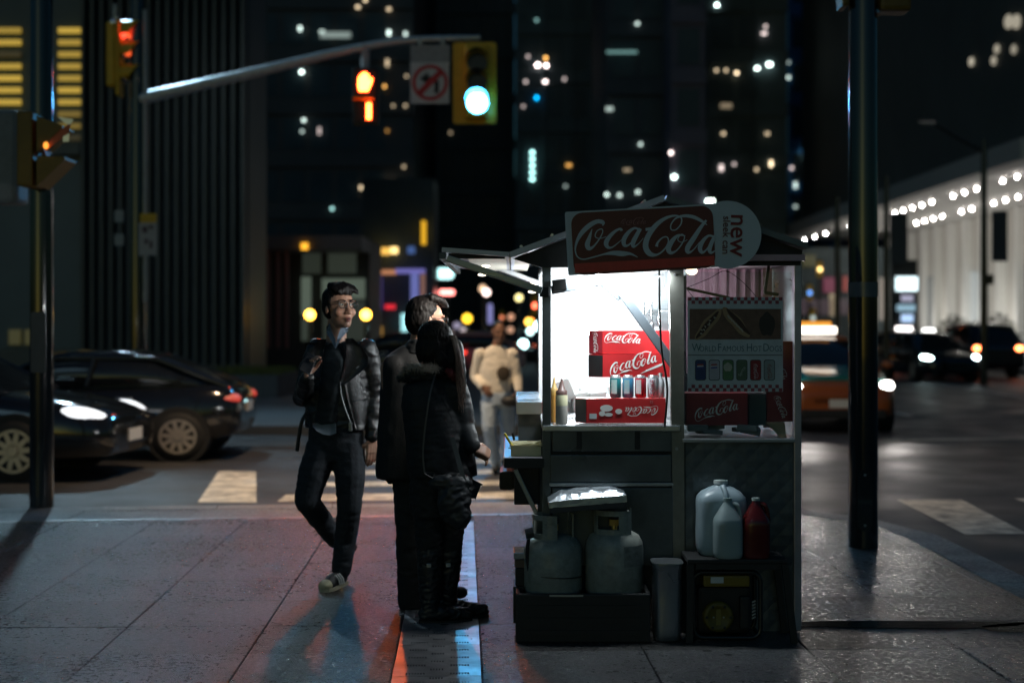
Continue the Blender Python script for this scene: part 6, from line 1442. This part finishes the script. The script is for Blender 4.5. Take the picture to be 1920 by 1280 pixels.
hl2, to2 = m1(634, 1003, .36), m1(641, 1062, .16)
T2, L2, so2 = shoe('shoe', hl2, to2, (0, 1, .5), M['blackmatte']); sole(T2, L2, solem, so2)
# phone
ph_c = m1(578, 681, -.345); T_ = Matrix.Translation(ph_c) @ Matrix.Rotation(R(18), 4, 'Y') @ Matrix.Rotation(R(-38), 4, 'X') @ Matrix.Rotation(R(20), 4, 'Z')
ph = thing('phone', 'black phone held up in the hand of the man with glasses', 'phone', ph_c); k = MB(); k.box((0, 0, 0), (.066, .008, .13), None, .003); k.xf(T_); part('case', k, M['black'], ph)
k = MB(); k.box((0, .0046, .0), (.06, .001, .12)); k.xf(T_); part('screen', k, em((.6, .7, .8), .25), ph)

# ---------------------------------------------------------------- taller customer, seen from behind
Zm = 7.55
def m2(px, py, dy=0.0): return at(px, py, Zm + dy)
p2 = thing('person', 'man with short dark hair in a long black coat facing the cart', 'person', m2(775, 1148))
Mh = headM(m2(800, 600, .02), 112, 6, 0, .95)
b = Blob(); add_head(b, Mh); b.cap(m2(792, 620, .03), m2(785, 665, .04), .055, .065)
b.torso([(m2(780, 670, .05), .13, .09, 20), (m2(780, 760, .05), .15, .1, 20), (m2(785, 880, .05), .14, .1, 20)])
b.limb([m2(730, 690, -.02), m2(735, 780, -.02), m2(795, 810, -.05)], [.05, .042, .03]); b.limb([m2(825, 690, .12), m2(835, 780, .16), m2(850, 818, .12)], [.05, .042, .03]); add_hand(b, m2(850, 818, .12), (.6, .1, -.75), (0, .2, -1), .5, .9, 1); add_hand(b, m2(795, 812, -.04), (1, .2, -.1), (0, .4, -1), .6, .95, 1)
b.limb([m2(770, 890, .02), m2(768, 1000, .0), m2(772, 1120, .03)], [.08, .055, .04]); b.limb([m2(806, 890, .12), m2(805, 1000, .14), m2(805, 1110, .18)], [.08, .055, .04])
b.build('body', M['skin'], p2, .0058, 3)
b = Blob(); b.M = Mh; b.ell((0, .03, .055), (.084, .098, .08)); b.ell((0, .06, .0), (.078, .065, .09))
for s in (-1, 1): b.ell((s * .071, .035, .0), (.016, .045, .055))
for i in range(8): x = -.05 + i * .0145; b.limb([(x, 0, .125), (x, -.062, .115), (x, -.098, .085)], [.024, .02, .008])
b.build('hair', M['hair'], p2, .006, 2, .004, 55, (1, 1, .35))
q = MB(); Tq = Mh
for s in (-1, 1): rr = [Mh @ Vector((s * .034 + x, -.104 + .1 * (abs(s * .034 + x) ** 1.5), .01 + y)) for x, y in rrect(.05, .032, .009, 3)]; q.tube(rr + [rr[0]], .0022, 6, False); q.tube([Mh @ Vector((s * .06, -.098, .016)), Mh @ Vector((s * .08, .01, .01))], .002, 6)
part('glasses', q, M['black'], p2)
b = Blob()
b.torso([(m2(782, 648, .05), .085, .075, 15), (m2(779, 668, .05), .155, .10, 15), (m2(776, 700, .04), .175, .125, 15), (m2(774, 770, .03), .18, .13, 12), (m2(772, 850, .02), .19, .135, 10), (m2(771, 886, .02), .19, .13, 10), (m2(771, 896, .02), .185, .13, 10)])
b.limb([m2(742, 690, -.02), m2(742, 785, -.03), m2(790, 812, -.06)], [.075, .062, .05]); b.limb([m2(826, 690, .12), m2(838, 780, .16), m2(850, 820, .12)], [.075, .064, .052])
b.ell(m2(733, 845, .02), (.055, .1, .18)); b.build('coat', M['coat'], p2, .009, 3, .004, 7, (1.4, 1.4, .6))
b = Blob(); b.torso([(m2(792, 636, .03), .07, .075, 15), (m2(784, 662, .045), .10, .09, 15)]); b.build('coat_collar', M['coat'], p2, .008, 2, .004, 20)
b = Blob(); b.torso([(m2(786, 880, .06), .14, .11, 15), (m2(786, 915, .06), .145, .115, 15)]); b.limb([m2(770, 905, .02), m2(768, 1000, .0), m2(770, 1128, .03)], [.095, .075, .068]); b.limb([m2(804, 905, .12), m2(803, 1000, .14), m2(804, 1118, .18)], [.095, .075, .066])
b.build('trousers', M['coat'], p2, .009, 3, .005, 10, (1, 1, 2.0))
for hx, hy, dd in ((768, 1146, .03), (802, 1135, .18)):
    h0 = m2(hx - 10, hy, dd + .02); h0.z = .004; h1 = h0 + Vector((.25, .08, 0)); b = Blob(); b.cap(h0 + Vector((.03, .0, .06)), h0 + Vector((.1, .03, .055)), .045, .045); b.cap(h0 + Vector((.1, .03, .045)), h1 + Vector((-.04, -.01, .036)), .042, .034); b.cap(h0 + Vector((.03, .01, .06)), h0 + Vector((.03, .01, .12)), .044, .044); b.build('shoe', M['leather'], p2, .007, 3, cut=[(Vector((0, 0, .003)), Vector((0, 0, -1)))])

# ---------------------------------------------------------------- woman in a parka
Zw = 7.2
def w_(px, py, dy=0.0): return at(px, py, Zw + dy)
p3 = thing('person', 'woman with long dark hair in a black parka carrying a shoulder bag', 'person', w_(815, 1162))
Mh = headM(w_(822, 648, .02), 140, 4, 0, .93)
b = Blob(); add_head(b, Mh); b.cap(w_(818, 670, .03), w_(812, 710, .03), .048, .058)
b.torso([(w_(810, 715, .03), .12, .08, 30), (w_(815, 800, .03), .13, .09, 30), (w_(822, 900, .02), .14, .1, 30), (w_(825, 950, .02), .14, .1, 30)])
aw = [(w_(858, 735, .02), w_(868, 800, .02), w_(886, 838, -.05)), (w_(850, 735, .2), w_(872, 800, .24), w_(885, 845, .1))]
for a_ in aw: b.limb(list(a_), [.046, .038, .027])
add_hand(b, aw[0][2], (.75, .1, -.25), (-.2, .8, -.6), .75, .8, 1); add_hand(b, aw[1][2], (.8, -.2, -.3), (-.3, -.6, -.6), .7, .8, -1)
lw = [(w_(806, 950, .0), w_(806, 1050, .0), w_(806, 1140, .02)), (w_(842, 950, .06), w_(842, 1050, .08), w_(838, 1130, .12))]
for a_ in lw: b.limb(list(a_), [.078, .052, .036])
b.build('body', M['skin'], p3, .0058, 3)
b = Blob(); b.M = Mh; b.ell((0, .03, .05), (.092, .105, .088)); b.ell((0, .06, -.02), (.088, .075, .11)); b.M = Matrix.Identity(4)
for px0, px1, py1, r0, r1, dd in ((800, 800, 690, .05, .035, -.03), (822, 822, 695, .06, .04, -.05), (842, 846, 700, .05, .03, -.04), (853, 862, 720, .04, .018, -.04), (857, 868, 755, .03, .012, -.03)):
    b.limb([w_(px0, 650, dd + .03), w_((px0 + px1) / 2 + 2, (650 + py1) / 2, dd + .01), w_(px1, py1, dd + .01)], [r0, (r0 + r1) / 2 + .005, r1])
b.build('hair', M['hair'], p3, .006, 2, .005, 40, (2.2, 2.2, .35))
q = MB()
for i in range(60):
    x = 852 + rnd.uniform(0, 12); y1 = rnd.uniform(720, 775); dd = rnd.uniform(-.09, .0); q.tube(crom([w_(x - 8, 628, dd), w_(x + 1, 665, dd - .01), w_(x + rnd.uniform(2, 8), (680 + y1) / 2, dd - .01), w_(x + rnd.uniform(3, 14), y1, dd)], 3), .0017, 4, False)
part('hair_strands', q, mat('hair_lit', (.16, .10, .075), .4), p3)['kind'] = 'stuff'  # paler than the hair: light on its edge put into the colour
b = Blob(); b.torso([(w_(815, 705, .03), .09, .075, 30), (w_(812, 722, .03), .16, .095, 30), (w_(815, 760, .03), .175, .115, 30), (w_(822, 820, .02), .17, .125, 30), (w_(828, 870, .01), .18, .13, 30), (w_(832, 893, .01), .175, .13, 30)])
for a_ in aw: b.limb([a_[0] + Vector((-.02, 0, .01)), a_[0].lerp(a_[1], .55), a_[1]], [.075, .068, .058]); b.limb([a_[1], a_[1].lerp(a_[2], .5), a_[1].lerp(a_[2], .92)], [.058, .052, .044])
b.build('parka', M['parka'], p3, .008, 4, .0035, 10, (.9, .9, 2.2))
# fur trimmed hood lying on the back
b = Blob(); b.limb([w_(752, 706, .02), w_(764, 690, -.06), w_(785, 690, -.11), w_(812, 692, -.09), w_(826, 690, -.02)], [.012, .016, .018, .018, .012]); b.limb([w_(752, 708, .0), w_(778, 706, -.05), w_(806, 706, -.05)], [.026, .03, .028]); b.build('hood', M['parka'], p3, .007, 2, .005, 30)
q = MB()
ctr = crom([w_(751, 708, .0), w_(763, 689, -.075), w_(785, 689, -.13), w_(812, 690, -.11), w_(826, 688, -.03)], 12)
for i in range(1500):
    p = Vector(ctr[rnd.randrange(len(ctr))]) + Vector((rnd.gauss(0, .008), rnd.gauss(0, .006), rnd.gauss(0, .008))); d = Vector((rnd.gauss(0, .6), -.5 + rnd.gauss(0, .5), rnd.gauss(-.1, .8))).normalized() * rnd.uniform(.018, .036); s_d = d.orthogonal().normalized() * .0014
    q.add([p - s_d, p + s_d, p + d], [(0, 1, 2)])
part('fur_trim', q, mat('fur', (.55, .48, .4), .6, 0, .4, 60), p3)['kind'] = 'stuff'
# scarf at the throat
b = Blob(); b.limb([w_(838, 690, -.04), w_(846, 700, -.06), w_(856, 712, -.03)], [.02, .024, .018]); b.build('scarf', mat('scarf_red', (.14, .02, .022), .8), p3, .007, 2, .006, 30)
b = Blob(); b.limb([w_(856, 726, -.01), w_(866, 745, .02), w_(872, 765, .05)], [.02, .022, .015]); b.build('scarf_end', mat('scarf_pale', (.55, .6, .72), .8), p3, .006, 2, .004, 30)
# skirt / leggings, boots
b = Blob(); b.torso([(w_(828, 885, .01), .16, .12, 20), (w_(824, 930, .02), .155, .12, 20), (w_(822, 965, .02), .14, .115, 20)]); 
for a_ in lw: b.limb([a_[0], a_[1], a_[1].lerp(a_[2], .5)], [.088, .061, .052])
b.build('trousers', M['coat'], p3, .008, 3, .007, 15, (1, 1, 2))
for i, a_ in enumerate(lw):
    top = a_[1].lerp(a_[2], -.18); an = a_[2].copy(); an.z = .08; h0 = an.copy(); h0.z = 0
    b = Blob(); b.limb([top, a_[1].lerp(a_[2], .4), an], [.066, .06, .047]); b.cap(h0 + Vector((-.015, 0, .045)), h0 + Vector((.06, .015, .048)), .043, .045); b.cap(h0 + Vector((.06, .015, .045)), h0 + Vector((.185, .05, .033)), .043, .032)
    o = b.build('boot', M['leather'], p3, .007, 2, .006, 18, (1, 1, 2), cut=[(Vector((0, 0, .004)), Vector((0, 0, -1))), (top + Vector((0, 0, .02)), Vector((0, 0, 1)))])
    k = MB(); k.prism([(x_ , y_) for x_, y_ in [(-.055, -.03), (.05, -.034), (.15, -.01), (.215, .03), (.21, .07), (.15, .075), (.05, .05), (-.055, .034)]], .012, Matrix.Translation((h0.x, h0.y, .0))); part('sole', k, M['rubber'], o)
    k = MB(); p = a_[1].lerp(a_[2], .05); k.box(p + Vector((.0, -.078, .0)), (.024, .01, .02), None, .002); part('buckle', k, M['steel'], o)
# shoulder bag
M['bagleather'] = mat('bag_leather', (.028, .029, .031), .42, 0, .3, 30, .001, 60, spec=.4)
bag = thing('shoulder_bag', 'slouchy black leather bag hanging at the hip of the woman in the parka', 'bag', w_(860, 990, -.12))
b = Blob(); b.ell(w_(852, 938, -.17), (.085, .055, .125)); b.ell(w_(845, 905, -.165), (.11, .05, .05)); b.ell(w_(863, 965, -.17), (.055, .05, .07)); b.build('body', M['bagleather'], bag, .007, 3, .007, 16, (1, 1, 1.5))
shell('flap', [[w_(796, 884, -.16), w_(796, 888, -.18)], [w_(830, 886, -.17), w_(826, 905, -.19)], [w_(870, 890, -.16), w_(868, 920, -.18)], [w_(906, 908, -.1), w_(884, 918, -.15)]], .008, M['bagleather'], bag)
shell('flap', [[w_(880, 905, -.13), w_(880, 935, -.14)], [w_(892, 915, -.12), w_(890, 934, -.12)], [w_(902, 908, -.11), w_(891, 938, -.11)]], .006, M['bagleather'], bag)
q = MB(); 
def strap(pts, w, m, nm='strap'):
    k = MB(); pts = crom([tuple(p) for p in pts], 5); rr = []
    for i, p in enumerate(pts):
        p = Vector(p); d = (Vector(pts[min(i + 1, len(pts) - 1)]) - Vector(pts[max(i - 1, 0)])).normalized(); s_ = d.cross(Vector((0, 1, 0))).normalized() * w; t_ = Vector((0, .004, 0)); rr.append([p - s_, p + s_, p + s_ + t_, p - s_ + t_])
    k.loft(rr, True, False); return part(nm, k, m, bag)
strap([w_(848, 820, -.16), w_(856, 850, -.175), w_(864, 880, -.19), w_(872, 905, -.195), w_(882, 930, -.18)], .011, mat('strap', (.06, .065, .07), .45))
strap([w_(816, 702, -.1), w_(806, 740, -.15), w_(797, 800, -.16), w_(793, 850, -.165), w_(796, 886, -.17)], .004, mat('strap2', (.05, .052, .055), .4))
# ---------------------------------------------------------------- man in cream sweatshirt, out in the road
Z4 = 16.0
def m4(px, py, dy=0.0): return at(px, py, Z4 + dy)
p4 = thing('person', 'man in cream sweatshirt and light jeans crossing the road', 'person', (m4(935, 0).x, Z4, RZ))
Mh = headM(m4(936, 622), 12, 8, 0, 1.0); b = Blob(); add_head(b, Mh); b.cap(m4(935, 635, .02), m4(932, 655, .03), .055, .065)
b.torso([(m4(932, 655, .03), .15, .08, 0), (m4(930, 740, .02), .14, .09, 0)]); b.limb([m4(900, 662), m4(892, 705, .05), m4(905, 725, -.1)], [.05, .042, .03]); b.limb([m4(964, 662), m4(970, 705), m4(972, 735, -.08)], [.05, .042, .03])
add_hand(b, m4(905, 725, -.1), (.6, -.3, -.7), (.4, .4, -.3), .5, 1, 1); add_hand(b, m4(972, 735, -.08), (-.3, -.3, -.9), (-.6, .3, 0), .5, 1, -1)
b.limb([m4(918, 745), m4(918, 800, -.08), m4(930, 862)], [.08, .055, .04]); b.limb([m4(950, 745), m4(952, 800, .05), m4(950, 850, .3)], [.08, .055, .04]); b.build('body', M['skindark'], p4, .009, 3)
b = Blob(); b.M = Mh; b.ell((0, .025, .05), (.08, .098, .078)); b.ell((0, .055, .01), (.075, .06, .08)); b.build('hair', M['hair'], p4, .009, 2)
b = Blob(); b.torso([(m4(933, 648, .02), .08, .07, 0), (m4(932, 660, .02), .17, .09, 0), (m4(931, 690, .01), .185, .115, 0), (m4(930, 730), .17, .115, 0), (m4(930, 743), .155, .11, 0)]); b.limb([m4(900, 664), m4(891, 706, .05), m4(903, 722, -.08)], [.07, .06, .048]); b.limb([m4(961, 664), m4(969, 705), m4(972, 730, -.07)], [.07, .06, .048]); b.build('sweatshirt', M['cream'], p4, .01, 3, .005, 9)
q = MB(); p = m4(944, 700, -.14); q.ell((p.x, p.y + .006, p.z), (.075, .016, .085)); part('chest_print', q, mat('chest', (.06, .045, .03), .8), p4)
b = Blob(); b.torso([(m4(932, 735), .17, .12, 0), (m4(932, 760), .17, .12, 0)]); b.limb([m4(918, 750), m4(917, 800, -.08), m4(930, 866)], [.1, .08, .065]); b.limb([m4(950, 750), m4(952, 800, .05), m4(950, 855, .3)], [.1, .08, .065]); b.build('jeans', M['lightdenim'], p4, .012, 3, .008, 12, (1, 1, 2))
for hx, hz, dd in ((932, .0, -.1), (950, .06, .28)):
    p = m4(hx, 880, dd); b = Blob(); b.cap((p.x, p.y + .05, RZ + .05 + hz), (p.x - .02, p.y - .13, RZ + .045 + hz), .045, .04); b.build('shoe', M['blackmatte'], p4, .01, 2)
q = MB(); p = m4(957, 752, -.16); q.ell(p, (.11, .06, .06)); part('waist_bag', q, M['blackmatte'], p4)
